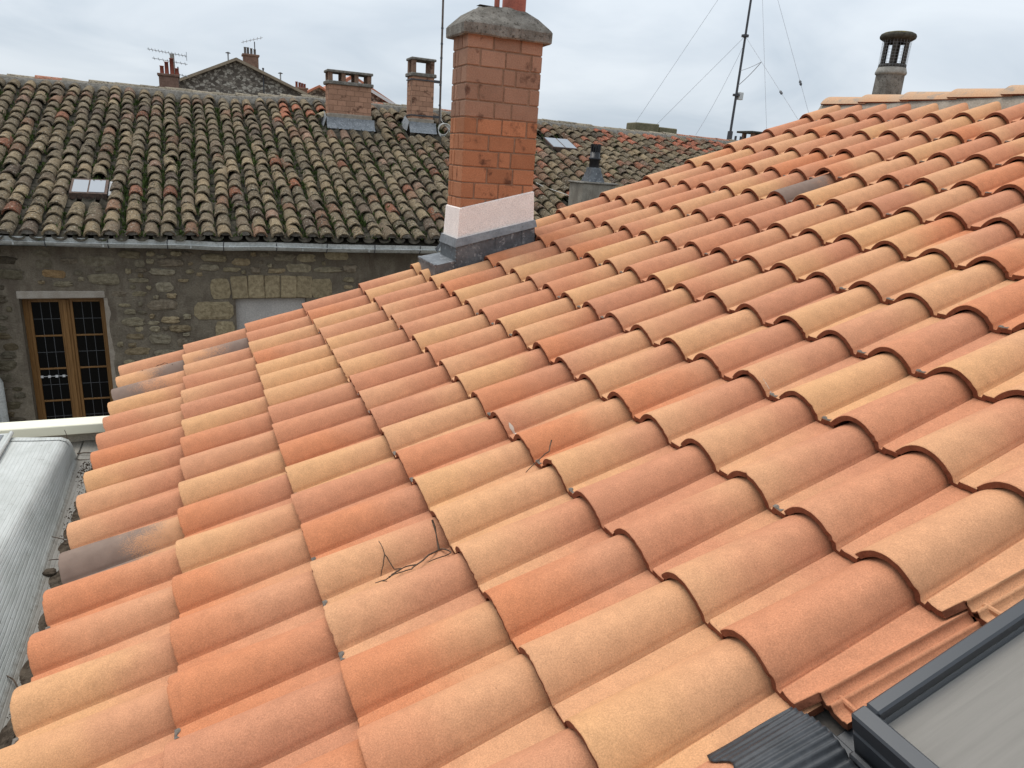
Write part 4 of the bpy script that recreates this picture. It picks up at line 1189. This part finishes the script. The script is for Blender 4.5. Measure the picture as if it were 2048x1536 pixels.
# ---- zinc gutter
def gut_z(X): return 0.035 - 0.006 * X - 0.03 * math.exp(-((X - 0.75) / 0.35) ** 2) * 0.6 + 0.004 * math.sin(X * 2.1)
GP = [(5.62, 0.055), (5.61, -0.02), (5.57, -0.058), (5.52, -0.07), (5.46, -0.062), (5.425, -0.032), (5.416, 0.0), (5.414, 0.052)]
g = G()
def gutter(u, v):
    X = XL + u * (9.0 - XL)
    y_, z_ = GP[int(round(v * 7))]
    return (X, y_ + 0.004 * math.sin(X * 3), gut_z(X) + z_)
g.grid(gutter, 90, 8, smooth=False)
gut = put('gutter', g.mesh('gutter', M_ZINC), old)
so_ = gut.modifiers.new('thickness', 'SOLIDIFY'); so_.thickness = 0.004
pts = [(XL + (9.0 - XL) * i / 90, 5.408 + 0.004 * math.sin((XL + (9.0 - XL) * i / 90) * 3), gut_z(XL + (9.0 - XL) * i / 90) - 0.006) for i in range(91)]
put('rolled_edge', G().tube(pts, 0.011, 8).mesh('rolled_edge', M_ZINC), gut)
for k in range(14):
    X = -3.2 + k * 0.66
    zz = gut_z(X)
    g = G().tube([(X, 5.62, zz + 0.06), (X + 0.005, 5.418, zz + 0.058), (X, 5.405, zz + 0.02), (X, 5.402, zz - 0.02), (X, 5.43, zz - 0.05), (X, 5.47, zz - 0.075)], 0.006, 6)
    put('bracket', g.mesh('bracket', M_DKSTEEL), gut)
for X in (-1.55, -0.62, 0.36, 1.75, 2.65):
    zz = gut_z(X)
    put('soldered_joint', G().extrude([(5.409, zz - 0.045), (5.4125, zz - 0.045), (5.4125, zz + 0.053), (5.409, zz + 0.053)], 0, X, X + 0.018).mesh('joint', M_ZINC), gut)
# ---- eaves board
put('eaves_board', G().box(XL, XR, 5.60, 5.74, -0.03, 0.06).mesh('eaves_board', M_DECK), old)

# ---- small rooflights in the old roof
def old_plane_box(x0, x1, s0, s1, h0, h1, mi=0, ch=0.004):
    b = G().box(0, s1 - s0, -(x1 - x0), 0, h0, h1, 0, ch)
    o = np_((x0 + x1) / 2, s0); o.x = x0
    d = Vector((0, C2, N2)); z = Vector((0, -N2, C2))
    g = G(); g.add([o + d * v[0] + Vector((1, 0, 0)) * (-v[1]) + z * v[2] for v in b.v], b.f, mi)
    return g
s0, s1 = (6.50 - EY) / C2, (6.90 - EY) / C2
fm = mottled('rusty_dark_frame', (0.07, 0.05, 0.042), (0.13, 0.085, 0.065), 30)
pane_g = MT('cloudy_glass', 0.5, 0.15).color((0.27, 0.29, 0.315)).mat
rl1 = put('rooflight', old_plane_box(-1.06, -0.62, s0 - 0.02, s1 + 0.02, -0.02, 0.075).mesh('rooflight', fm), old)
put('pane', old_plane_box(-1.03, -0.855, s0 + 0.015, s1 - 0.03, 0.07, 0.081, 0, 0.0).mesh('pane', pane_g), rl1)
put('pane', old_plane_box(-0.835, -0.655, s0 + 0.015, s1 - 0.03, 0.07, 0.081, 0, 0.0).mesh('pane', pane_g), rl1)
put('zinc_patch', old_plane_box(-0.612, -0.50, s0 - 0.05, s1 - 0.02, 0.045, 0.062, 0, 0.006).mesh('zinc_patch', M_LEAD), rl1)
s0, s1 = (9.34 - EY) / C2, (9.86 - EY) / C2
rl2 = put('rooflight', old_plane_box(7.30, 7.88, s0, s1, -0.02, 0.075).mesh('rooflight', fm), old)
put('pane', old_plane_box(7.32, 7.575, s0 + 0.02, s1 - 0.02, 0.07, 0.081, 0, 0.0).mesh('pane', pane_g), rl2)
put('pane', old_plane_box(7.605, 7.86, s0 + 0.02, s1 - 0.02, 0.07, 0.081, 0, 0.0).mesh('pane', pane_g), rl2)

# ---- chimneys of the old house
RB = random.Random(14)
M_SKIRT = mottled('streaked_lead', (0.15, 0.16, 0.17), (0.23, 0.24, 0.25), 14, 0.5, 0.4, fine=60, bump=0.3, c3=(0.36, 0.37, 0.375))
def brick_stack(x0, x1, y0, y1, z0, z1, ncourse, nx, ny, capz, cap_t, openz, npier):
    ch = put('chimney', G().box(x0 + 0.004, x1 - 0.004, y0 + 0.004, y1 - 0.004, z0 - 0.9, z1).mesh('chimney', M_CHMORT), old)
    hh = (z1 - z0) / ncourse
    jt = 0.004
    for k in range(ncourse):
        za, zb = z0 + k * hh, z0 + (k + 1) * hh
        off = 0.5 if k % 2 else 0.0
        def cuts(a, b, n):
            w = (b - a) / n
            cs = [a] + [a + w * (i + off) for i in range(n + 1) if a + 0.03 < a + w * (i + off) < b - 0.03] + [b]
            return list(zip(cs[:-1], cs[1:]))
        def cb():
            f = RB.uniform(0.85, 1.12)
            return (0.42 * f, 0.235 * f, 0.155 * f, 1)
        for a, b in cuts(x0, x1, nx):
            put('brick', G().box(a + jt, b - jt, y0, y0 + 0.09, za + jt, zb - jt, 0, 0.003, 0.001, RB).mesh('brick', M_CHBLOCK), ch, None, cb())
        for a, b in cuts(y0 + 0.09, y1, ny):
            put('brick', G().box(x0, x0 + 0.09, a + jt, b - jt, za + jt, zb - jt, 0, 0.003, 0.001, RB).mesh('brick', M_CHBLOCK), ch, None, cb())
    e = 0.035
    put('cement_ledge', G().box(x0 - e, x1 + e, y0 - e, y1 + e, z1 - 0.012, z1 + 0.055, 0, 0.012, 0.004, RB).mesh('ledge', M_CEMENT), ch)
    pw = 0.075
    for i in range(npier):
        t = i / (npier - 1)
        xa = x0 + t * (x1 - x0 - pw)
        put('cap_pier', G().box(xa, xa + pw, y0 + 0.01, y0 + 0.10, z1 + 0.05, z1 + 0.05 + openz, 0, 0.005, 0.002, RB).mesh('pier', M_CHBLOCK), ch, None, (0.24, 0.15, 0.105, 1))
        put('cap_pier', G().box(xa, xa + pw, y1 - 0.10, y1 - 0.01, z1 + 0.05, z1 + 0.05 + openz, 0, 0.005, 0.002, RB).mesh('pier', M_CHBLOCK), ch, None, (0.24, 0.15, 0.105, 1))
    put('cap_slab', G().box(x0 - 0.025, x1 + 0.025, y0 - 0.025, y1 + 0.025, z1 + 0.045 + openz, z1 + 0.045 + openz + 0.045, 0, 0.008, 0.003, RB).mesh('slab', M_CEMENT), ch)
    # cement foot and lead skirt
    put('cement_foot', G().box(x0 - 0.012, x1 + 0.012, y0 - 0.012, y1 + 0.012, z0 - 0.9, z0 + 0.05, 0, 0.01, 0.006, RB).mesh('foot', M_MORT), ch)
    g = G()
    def skirt(u, v):
        x = x0 - 0.05 + u * (x1 - x0 + 0.10)
        n_ = mnoise.noise(Vector((x * 9, v * 3, 1.0)))
        yy = y0 - 0.03 - v * v * 0.10
        zz = z0 - 0.02 - v * 0.20
        return (x, yy + 0.006 * n_, zz + 0.006 * n_)
    g.grid(skirt, 24, 7)
    g.add([(x0 - 0.05, y0 - 0.03, z0 - 0.02), (x0 - 0.03, y1, z0 + 0.10), (x0 - 0.12, y1, z0 - 0.10), (x0 - 0.12, y0 - 0.12, z0 - 0.2)], [(0, 1, 2, 3)])
    put('lead_skirt', g.mesh('skirt', M_SKIRT, fix=True), ch)
    return ch
brick_stack(2.80, 3.585, 9.60, 9.98, 1.90, 2.455, 6, 5, 3, 0, 0, 0.15, 4)
brick_stack(4.36, 4.795, 9.60, 9.98, 1.94, 2.75, 9, 3, 3, 0, 0, 0.23, 2)
# stray ridge stone beside the first chimney
put('loose_tile', omesh[2], oroof, Matrix.Translation((2.62, 9.72, 1.86)) @ Matrix.Rotation(rad(60), 4, 'Z') @ Matrix.Rotation(rad(-14), 4, 'Y') @ Matrix.Scale(0.75, 4), (0.42, 0.36, 0.24, 1))
# ---- plastered vent stack with a black cowl
vs = put('vent_stack', G().box(6.42, 7.06, 6.25, 6.75, -0.2, 1.055, 0, 0.015, 0.006, RB).mesh('vent_stack', mottled('stained_plaster', (0.21, 0.185, 0.15), (0.29, 0.265, 0.22), 5, fine=60, bump=0.5, dirt=(0.14, 0.125, 0.10))), old)
put('top_slab', G().box(6.395, 7.085, 6.225, 6.775, 1.045, 1.075, 0, 0.008, 0.004, RB).mesh('vent_slab', M_CEMENT), vs)
g = G()
for i_, (w_, za, zb) in enumerate(((0.15, 1.075, 1.12), (0.135, 1.12, 1.165), (0.12, 1.165, 1.225), (0.10, 1.225, 1.31))):
    w2 = w_ - 0.012
    cx, cy = 6.73, 6.5
    V = [(cx - w_, cy - w_, za), (cx + w_, cy - w_, za), (cx + w_, cy + w_, za), (cx - w_, cy + w_, za), (cx - w2, cy - w2, zb), (cx + w2, cy - w2, zb), (cx + w2, cy + w2, zb), (cx - w2, cy + w2, zb)]
    g.add(V, [(0, 1, 5, 4), (1, 2, 6, 5), (2, 3, 7, 6), (3, 0, 4, 7), (4, 5, 6, 7)])
put('lead_collar', g.mesh('lead_collar', M_LEAD, fix=True), vs)
blk = MT('black_plastic', 0.4, 0.4).color((0.012, 0.012, 0.014)).mat
put('vent_pipe', G().lathe([(0.088, 1.30), (0.088, 1.43), (0.105, 1.435), (0.105, 1.47), (0.082, 1.475), (0.082, 1.56), (0.0, 1.56)], 6.73, 6.5, 20).mesh('vent_pipe', blk), vs)
for k in range(12):
    a = k * math.pi / 6
    x_, y_ = 6.73 + 0.07 * math.cos(a), 6.5 + 0.07 * math.sin(a)
    put('cowl_slat', G().box(x_ - 0.011, x_ + 0.011, y_ - 0.011, y_ + 0.011, 1.55, 1.69).mesh('cowl_slat', blk), vs)
put('cowl_ring', G().lathe([(0.05, 1.56), (0.05, 1.665), (0.0, 1.665)], 6.73, 6.5, 16).mesh('cowl_ring', blk), vs)

# ================================================================== aerial pole and cable beside the slim chimney
g = G()
pole = thing('aerial_pole', 'tall thin rusty aerial pole strapped to the slim brick chimney', 'pole', (4.93, 9.66, 1.75))
put('shaft', G().tube([(4.945, 9.66, 1.82), (4.93, 9.66, 5.2)], 0.020, 10).mesh('shaft', M_IRON), pole)
for zz in (2.25, 2.62, 3.1, 3.35, 3.62):
    put('collar', G().tube([(4.938, 9.66, zz), (4.938, 9.66, zz + 0.03)], 0.025, 10).mesh('collar', M_DKSTEEL), pole)
for zz in (2.66, 2.02):
    g = G().box(4.79, 4.96, 9.645, 9.655, zz, zz + 0.05).box(4.79, 4.96, 9.668, 9.678, zz, zz + 0.05)
    g.box(4.34, 4.82, 9.588, 9.597, zz + 0.012, zz + 0.034).box(4.345, 4.353, 9.59, 9.99, zz + 0.012, zz + 0.034)
    put('strap_bracket', g.mesh('strap_bracket', M_DKSTEEL), pole)
g = G()
for k in range(4):
    R_ = 0.105 + 0.012 * k
    pts = [(5.0 + R_ * math.cos(t) + 0.012 * k, 9.58 - 0.008 * k, 1.83 + R_ * 1.0 * math.sin(t) - 0.012 * k) for t in [i * 2 * math.pi / 28 for i in range(29)]]
    g.tube(pts, 0.008, 6, caps=False)
g.tube([(4.955, 9.63, 2.25), (4.96, 9.62, 2.0), (5.02, 9.585, 1.92), (5.14, 9.50, 1.80), (5.26, 9.36, 1.62)], 0.007, 6)
tag(put('cable_coil', g.mesh('cable_coil', M_CABLE)), 'coil of white aerial cable hanging at the foot of the aerial pole', 'cable')
g = G().tube([(5.26, 9.36, 1.62), (5.6, 8.8, 1.45), (5.9, 7.9, 1.12), (6.2, 7.3, 0.92), (6.55, 6.9, 0.80)], 0.007, 6)
tag(put('roof_cable', g.mesh('roof_cable', M_CABLE)), 'white cable lying loose on the old tiles behind the brick chimney', 'cable')

# ================================================================== guyed mast
mast = thing('guyed_mast', 'tall dark radio mast held by thin guy wires above the old ridge', 'mast', (13.11, 11.0, 2.0))
put('pole', G().tube([(13.11, 11.0, 1.9), (13.13, 11.0, 4.0), (13.15, 11.0, 7.5)], [0.033, 0.029, 0.025], 12).mesh('mast_pole', M_DKSTEEL), mast)
put('sleeve', G().tube([(13.11, 11.0, 2.2), (13.112, 11.0, 2.42)], 0.066, 12).mesh('sleeve', M_DKSTEEL), mast)
for zz in (4.62, 3.26):
    put('clamp', G().tube([(13.125, 11.0, zz), (13.125, 11.0, zz + 0.05)], 0.09, 12).mesh('clamp', M_DKSTEEL), mast)
put('junction_box', G().box(13.17, 13.31, 10.94, 11.04, 3.18, 3.36, 0, 0.01).mesh('junction_box', MT('pale_plastic', 0.5, 0.3).color((0.55, 0.55, 0.53)).mat), mast)
def wire(a, b, sagz=0.0, rr=0.0045, name='guy_wire', par=mast):
    a, b = Vector(a), Vector(b)
    pts = [a.lerp(b, i / 10) + Vector((0, 0, -4 * sagz * (i / 10) * (1 - i / 10))) for i in range(11)]
    return put(name, G().tube(pts, rr, 5).mesh(name, M_WIRE), par)
top_ = (13.15, 11.0, 7.3)
wt = (13.14, 11.0, 6.8)
def anchor(a, b):
    a, b = Vector(a), Vector(b); d = b - a
    t = 1.0
    while t < 3:
        q = a + d * t
        if q.z < EZ + (q.y - EY) * N2 / C2 + 0.05: break
        t += 0.01
    return q
W4, W5, W6 = anchor(wt, (11.63, 8.0, 2.31)), anchor(wt, (12.71, 8.0, 2.72)), anchor((13.13, 11.0, 4.64), (12.43, 8.0, 2.59))
wire(wt, (11.12, 12.4, 2.48)); wire((13.13, 11.0, 4.64), (11.78, 12.4, 2.49)); wire((13.13, 11.0, 4.45), (12.20, 11.2, 2.26), 0.10)
w4 = wire(wt, W4); w5 = wire(wt, W5); w6 = wire((13.13, 11.0, 4.64), W6)
j = Vector((13.13, 11.0, 4.64)).lerp(Vector((12.43, 8.0, 2.59)), 0.34)
wire((13.125, 11.0, 3.85), j, 0.02, 0.006, 'stay_wire'); wire((13.12, 11.0, 3.5), j, 0.03, 0.008, 'stay_wire')
def insul(p, d, par):
    p, d = Vector(p), Vector(d).normalized()
    put('insulator', G().tube([p - d * 0.07, p - d * 0.03, p, p + d * 0.03, p + d * 0.07], [0.012, 0.03, 0.022, 0.03, 0.012], 8).mesh('insulator', M_DKSTEEL), par)
insul(Vector((13.13, 11.0, 4.64)).lerp(Vector((12.43, 8.0, 2.59)), 0.71), Vector(W6) - Vector((13.13, 11.0, 4.64)), mast)
insul(Vector(wt).lerp(Vector((12.71, 8.0, 2.72)), 0.84), Vector(W5) - Vector(wt), mast)

# ================================================================== round pot chimney behind the ridge
pot = thing('pot_chimney', 'round cement chimney pot with slotted lantern and mossy domed cap', 'chimney', (6.3, 0.455, 1.6))
PX, PYY = 6.3, 0.455
put('shaft', G().lathe([(0.130, 1.5), (0.122, 2.0), (0.118, 2.298)], PX, PYY, 28).mesh('pot_shaft', M_CEMENT), pot)
put('collar', G().lathe([(0.118, 2.285), (0.128, 2.29), (0.132, 2.305), (0.126, 2.32), (0.118, 2.345)], PX, PYY, 28).mesh('pot_collar', mottled('pale_cement', (0.25, 0.235, 0.205), (0.33, 0.315, 0.28), 25, fine=120, bump=0.6)), pot)
M_SOOTC = mottled('sooty_cement', (0.035, 0.032, 0.028), (0.065, 0.06, 0.052), 18, 0.95, 0.1, fine=120, bump=0.5)
g = G().lathe([(0.118, 2.34), (0.112, 2.375), (0.098, 2.375), (0.098, 2.33)], PX, PYY, 28)
g.lathe([(0.098, 2.56), (0.104, 2.55), (0.112, 2.575), (0.098, 2.575)], PX, PYY, 28)
for k in range(6):
    a0 = rad(203 + 60 * k)
    V = []
    for (r_, zz) in ((0.106, 2.37), (0.106, 2.56), (0.092, 2.37), (0.092, 2.56)):
        for t in range(5):
            a = a0 + rad(25) * t / 4
            V.append((PX + r_ * math.cos(a), PYY + r_ * math.sin(a), zz))
    F = [(t, t + 1, t + 6, t + 5) for t in range(4)] + [(t + 10, t + 15, t + 16, t + 11) for t in range(4)] + [(0, 5, 15, 10), (4, 14, 19, 9)]
    g.add(V, F)
put('lantern', g.mesh('lantern', M_SOOTC, fix=True), pot)
g = G()
for k in range(26):
    a = 2 * math.pi * k / 26
    g.tube([(PX + 0.115 * math.cos(a), PYY + 0.115 * math.sin(a), 2.335), (PX + 0.119 * math.cos(a), PYY + 0.119 * math.sin(a), 2.572)], 0.0007, 4, caps=False)
for k in range(9):
    zz = 2.34 + 0.0255 * k; rr = 0.1155 + 0.0035 * k / 15
    g.tube([(PX + rr * math.cos(t), PYY + rr * math.sin(t), zz) for t in [i * 2 * math.pi / 32 for i in range(33)]], 0.0007, 4, caps=False)
put('wire_mesh', g.mesh('wire_mesh', M_STEEL), pot)
g = G().lathe([(0.10, 2.565), (0.125, 2.572), (0.146, 2.586), (0.150, 2.603), (0.142, 2.62), (0.12, 2.632), (0.08, 2.64), (0.0, 2.645)], PX, PYY, 28)
cap = MT('mossy_cap', 0.98, 0.05)
p = cap.pos(); sz = cap.n('ShaderNodeSeparateXYZ'); cap.l(p, sz.inputs[0])
nn = cap.noise(p, 30, 5, 0.7)
cc = cap.mix(cap.smooth(nn, 0.35, 0.65), (0.045, 0.042, 0.033), (0.085, 0.078, 0.062))
cc = cap.mix(cap.smooth(cap.math('ADD', sz.outputs[2], cap.math('MULTIPLY', nn, 0.05)), 2.645, 2.665), cc, (0.20, 0.155, 0.035))
cap.color(cc); cap.bump(nn, 0.8, 0.01)
put('cap', g.mesh('pot_cap', cap.mat), pot)

# ================================================================== roofs beyond
def gable_house(name, label, xa, za, x0, z0, x1, z1, Y, wallmat, edgemat, depth=9.0, group=None, over=0.25, eth=0.10):
    h = thing(name, label, 'house', ((x0 + x1) / 2, Y + depth / 2, -8), group)
    sl0, sl1 = (za - z0) / (xa - x0), (za - z1) / (x1 - xa)
    ex = 3.0
    lx, rx_ = x0 - ex, x1 + ex
    lz, rz = z0 - sl0 * ex, z1 - sl1 * ex
    put('wall', G().extrude([(lx, -7.99), (rx_, -7.99), (rx_, rz - eth), (xa, za - eth), (lx, lz - eth)], 1, Y, Y + depth).mesh(name + '_wall', wallmat, fix=True), h)
    g = G()
    for (qx, qz) in ((lx, lz), (rx_, rz)):
        poly = [(qx, qz - eth + 0.003), (xa, za - eth + 0.003), (xa, za), (qx, qz)]
        g.extrude(poly, 1, Y - over, Y + depth + 0.2)
    put('roof', g.mesh(name + '_roof', edgemat, fix=True), h)
    return h
fs = MT('far_rubble', 0.95, 0.1)
p = fs.pos()
vo = fs.n('ShaderNodeTexVoronoi', feature='F1'); vo.inputs['Scale'].default_value = 8.5
fs.l(fs.scale(p, (1, 1, 1.5)), vo.inputs['Vector'])
vd = fs.n('ShaderNodeTexVoronoi', feature='DISTANCE_TO_EDGE'); vd.inputs['Scale'].default_value = 8.5
fs.l(fs.scale(p, (1, 1, 1.5)), vd.inputs['Vector'])
bw = fs.n('ShaderNodeRGBToBW'); fs.l(vo.outputs['Color'], bw.inputs[0])
c_ = fs.ramp(bw.outputs[0], [(0.25, (0.12, 0.10, 0.082)), (0.45, (0.24, 0.205, 0.165)), (0.7, (0.46, 0.415, 0.345))])
c_ = fs.mix(fs.smooth(vd.outputs['Distance'], 0.02, 0.10), (0.13, 0.11, 0.092), c_)
fs.color(c_); fs.bump(vd.outputs['Distance'], 0.6, 0.03)
M_FARST = fs.mat
M_FARROOF = mottled('far_clay_roof', (0.27, 0.21, 0.15), (0.34, 0.27, 0.19), 3, fine=20, bump=0)
M_REDROOF = mottled('far_red_roof', (0.42, 0.16, 0.095), (0.48, 0.20, 0.12), 3, fine=20, bump=0)
M_FARBRICK = mottled('far_brick', (0.16, 0.095, 0.07), (0.22, 0.135, 0.10), 6, fine=20, bump=0)
gh = gable_house('gable_house', 'stone gabled house with rough rubble gable rising behind the old ridge', 1.97, 4.09, -0.01, 3.17, 4.31, 3.17, 24.0, M_FARST, M_FARROOF, 10)
def pots_stack(name, label, x0, x1, z0, z1, Y, pots, potmat, r, bands=3, par_depth=0.5):
    t = thing(name, label, 'chimney', ((x0 + x1) / 2, Y + par_depth / 2, z0))
    put('stack', G().box(x0, x1, Y, Y + par_depth, z0, z1, 0, 0.01).mesh(name, M_FARBRICK), t)
    put('ledge', G().box(x0 - 0.04, x1 + 0.04, Y - 0.04, Y + par_depth + 0.04, z1 - 0.05, z1 + 0.02, 0, 0.01).mesh(name + '_ledge', M_FARBRICK), t)
    for k in range(bands):
        zz = z0 + (z1 - z0) * (k + 1) / (bands + 2)
        put('brick_course', G().box(x0 - 0.015, x1 + 0.015, Y - 0.015, Y + par_depth + 0.015, zz, zz + 0.03).mesh(name + '_course', M_FARBRICK), t)
    for (xx, zz) in pots:
        put('pot', G().lathe([(r, z1), (r * 0.92, zz - 0.02), (r * 1.1, zz - 0.02), (r * 1.1, zz), (r * 0.8, zz)], xx, Y + par_depth * 0.4, 14).mesh('pot', potmat), t)
    return t
pots_stack('pot_stack', 'brick stack with four red pots left of the stone gable', -0.43, 0.13, 1.5, 3.20, 22.0, ((-0.33, 3.45), (-0.19, 3.58), (-0.04, 3.70), (0.10, 3.42)), M_POT, 0.06)
ap = thing('aerial_post', 'stout post carrying wide television aerials above the red pots', 'aerial', (0.0, 22.6, 1.5))
put('post', G().tube([(0.02, 22.6, 1.5), (-0.02, 22.6, 3.86)], 0.065, 10).mesh('post', mottled('grey_post', (0.28, 0.25, 0.21), (0.33, 0.30, 0.26), 6, bump=0)), ap)
def yagi(par, xa, za, xb, zb, Y, n, el=0.14, tilt=0.0):
    a, b = Vector((xa, Y, za)), Vector((xb, Y, zb))
    put('boom', G().tube([a, b], 0.010, 6).mesh('boom', M_STEEL), par)
    for i in range(n):
        q = a.lerp(b, (i + 0.5) / n)
        put('element', G().tube([q + Vector((-0.01, -el, 0.03)), q + Vector((0.01, el, -0.03))], 0.007, 5).mesh('element', M_STEEL), par)
yagi(ap, -0.72, 3.93, 0.42, 3.84, 22.55, 12)
yagi(ap, -0.60, 3.68, 0.42, 3.60, 22.55, 8)
put('reflector', G().box(0.40, 0.415, 22.4, 22.7, 3.72, 3.95).mesh('reflector', M_STEEL), ap)
yagi(ap, 0.02, 3.30, 0.40, 3.22, 22.5, 4)
put('side_mast', G().tube([(0.13, 22.6, 3.0), (0.13, 22.6, 3.5)], 0.02, 8).mesh('side_mast', M_DKSTEEL), ap)
pots_stack('pot_stack', 'brick stack with four grey pots on the slope of the stone gable', 2.34, 2.87, 2.5, 4.46, 26.0, ((2.42, 4.72), (2.52, 4.72), (2.64, 4.70), (2.76, 4.68)), mottled('grey_pot', (0.17, 0.16, 0.15), (0.23, 0.22, 0.21), 6, bump=0), 0.045)
an = thing('roof_aerial', 'slanting television aerial on a mast beside the grey pots', 'aerial', (2.8, 26.7, 3.0))
put('mast', G().tube([(2.82, 26.7, 3.0), (2.80, 26.7, 5.0)], 0.018, 8).mesh('mast', M_DKSTEEL), an)
yagi(an, 2.33, 4.92, 3.10, 5.18, 26.7, 6, 0.18)
pots_stack('pot_stack', 'small far brick stack with three red pots and a cowl right of the stone gable', 4.40, 4.90, 2.0, 3.62, 28.0, ((4.50, 3.86), (4.62, 3.84), (4.72, 3.82), (4.82, 3.80)), M_POT, 0.05)
for nm, x_, z0_, z1_, lab in (('vent_pipe', 1.74, 3.7, 4.26, 'thin vent pipe with a flat hat beside the gable peak'), ('vent_pipe', 3.48, 3.2, 3.78, 'thin grey vent pipe with a hat on the right slope of the gable')):
    t = thing(nm, lab, 'pipe', (x_, 24.4, z0_), 'vent pipes on the stone gable')
    put('pipe', G().tube([(x_, 24.4, z0_), (x_, 24.4, z1_)], 0.025, 8).mesh('pipe', M_STEEL), t)
    put('hat', G().lathe([(0.0, z1_ + 0.05), (0.085, z1_ + 0.01), (0.085, z1_ - 0.005), (0.0, z1_ - 0.005)], x_, 24.4, 12).mesh('hat', M_DKSTEEL), t)
g = G().tube([(2.85, 23.9, 2.0), (2.85, 23.9, 3.80)], 0.022, 8).tube([(2.85, 23.9, 3.80), (2.85, 23.9, 3.86)], 0.035, 8)
tag(put('iron_rod', g.mesh('iron_rod', M_DKSTEEL)), 'dark iron rod standing against the rubble gable', 'rod')
gable_house('red_roof_house', 'low house with weathered tile gable between the gable and the capped chimney', 5.65, 3.94, 5.05, 3.60, 6.3, 3.60, 30.0, M_FARST, M_REDROOF, 6, None, 0.3)
rh = gable_house('red_roof_house', 'house with orange red roof and white bargeboard behind the capped chimneys', 7.48, 4.68, 6.48, 4.03, 9.47, 3.62, 32.0, M_FARST, M_REDROOF, 8, None, 0.4, 0.16)
wb = MT('white_bargeboard', 0.6, 0.3).color((0.62, 0.62, 0.60)).mat
for (qx, qz) in ((5.5, 3.35), (11.0, 3.05)):
    sx_ = (4.68 - qz) / (7.48 - qx)
    put('bargeboard', G().extrude([(qx, qz - 0.30), (7.48, 4.68 - 0.30), (7.48, 4.68 - 0.155), (qx, qz - 0.155)], 1, 31.55, 31.60).mesh('bargeboard', wb, fix=True), rh)
# mossy wall top and small chimney past the ridge
g = G().box(11.10, 11.82, 12.3, 12.8, 1.3, 2.50, 0, 0.02, 0.01, RB).box(11.84, 12.42, 12.32, 12.78, 1.3, 2.44, 0, 0.02, 0.01, RB)
tag(put('mossy_stack', g.mesh('mossy_stack', mottled('mossy_stone', (0.13, 0.115, 0.07), (0.19, 0.165, 0.105), 8, c3=(0.10, 0.11, 0.03), fine=40, bump=0.5))), 'long low chimney stack covered in brown moss behind the old ridge', 'chimney')
cs = thing('capped_stack', 'dark capped chimney top peeping over the new tiles near the mast', 'chimney', (16.6, 14.2, 1.0))
put('stack', G().box(16.4, 17.0, 14.0, 14.5, 0.8, 2.45).mesh('stack', M_FARBRICK), cs)
for x_ in (16.4, 16.9):
    put('cap_pier', G().box(x_, x_ + 0.10, 14.0, 14.1, 2.45, 2.64).mesh('cap_pier', M_FARBRICK), cs)
    put('cap_pier', G().box(x_, x_ + 0.10, 14.4, 14.5, 2.45, 2.64).mesh('cap_pier', M_FARBRICK), cs)
put('cap_slab', G().box(16.25, 17.15, 13.9, 14.6, 2.64, 2.70, 0, 0.01).mesh('cap_slab', M_SOOTC), cs)
for x_ in (13.55, 13.72):
    o = put('pipe_stub', G().tube([(x_, 11.3, 1.8), (x_, 11.3, 2.34)], 0.03, 8).mesh('pipe_stub', M_DKSTEEL))
    tag(o, 'short dark pipe stub nearest to the foot of the guyed mast' if x_ < 13.6 else 'second short dark pipe stub beyond the one at the mast foot', 'pipe', 'pipe stubs by the mast')
# roof block on which the mast and the far things stand
far = thing('far_house', 'low far house behind the old ridge carrying the mast', 'house', (14.6, 13.5, -8))
put('wall', G().box(12.9, 18.5, 10.95, 15.5, -7.99, 1.7).mesh('far_wall', M_FARST), far)
put('roof', G().extrude([(10.9, 1.70), (15.6, 1.70), (13.2, 2.05)], 0, 13.3, 18.6).mesh('far_roof', M_FARROOF), far)
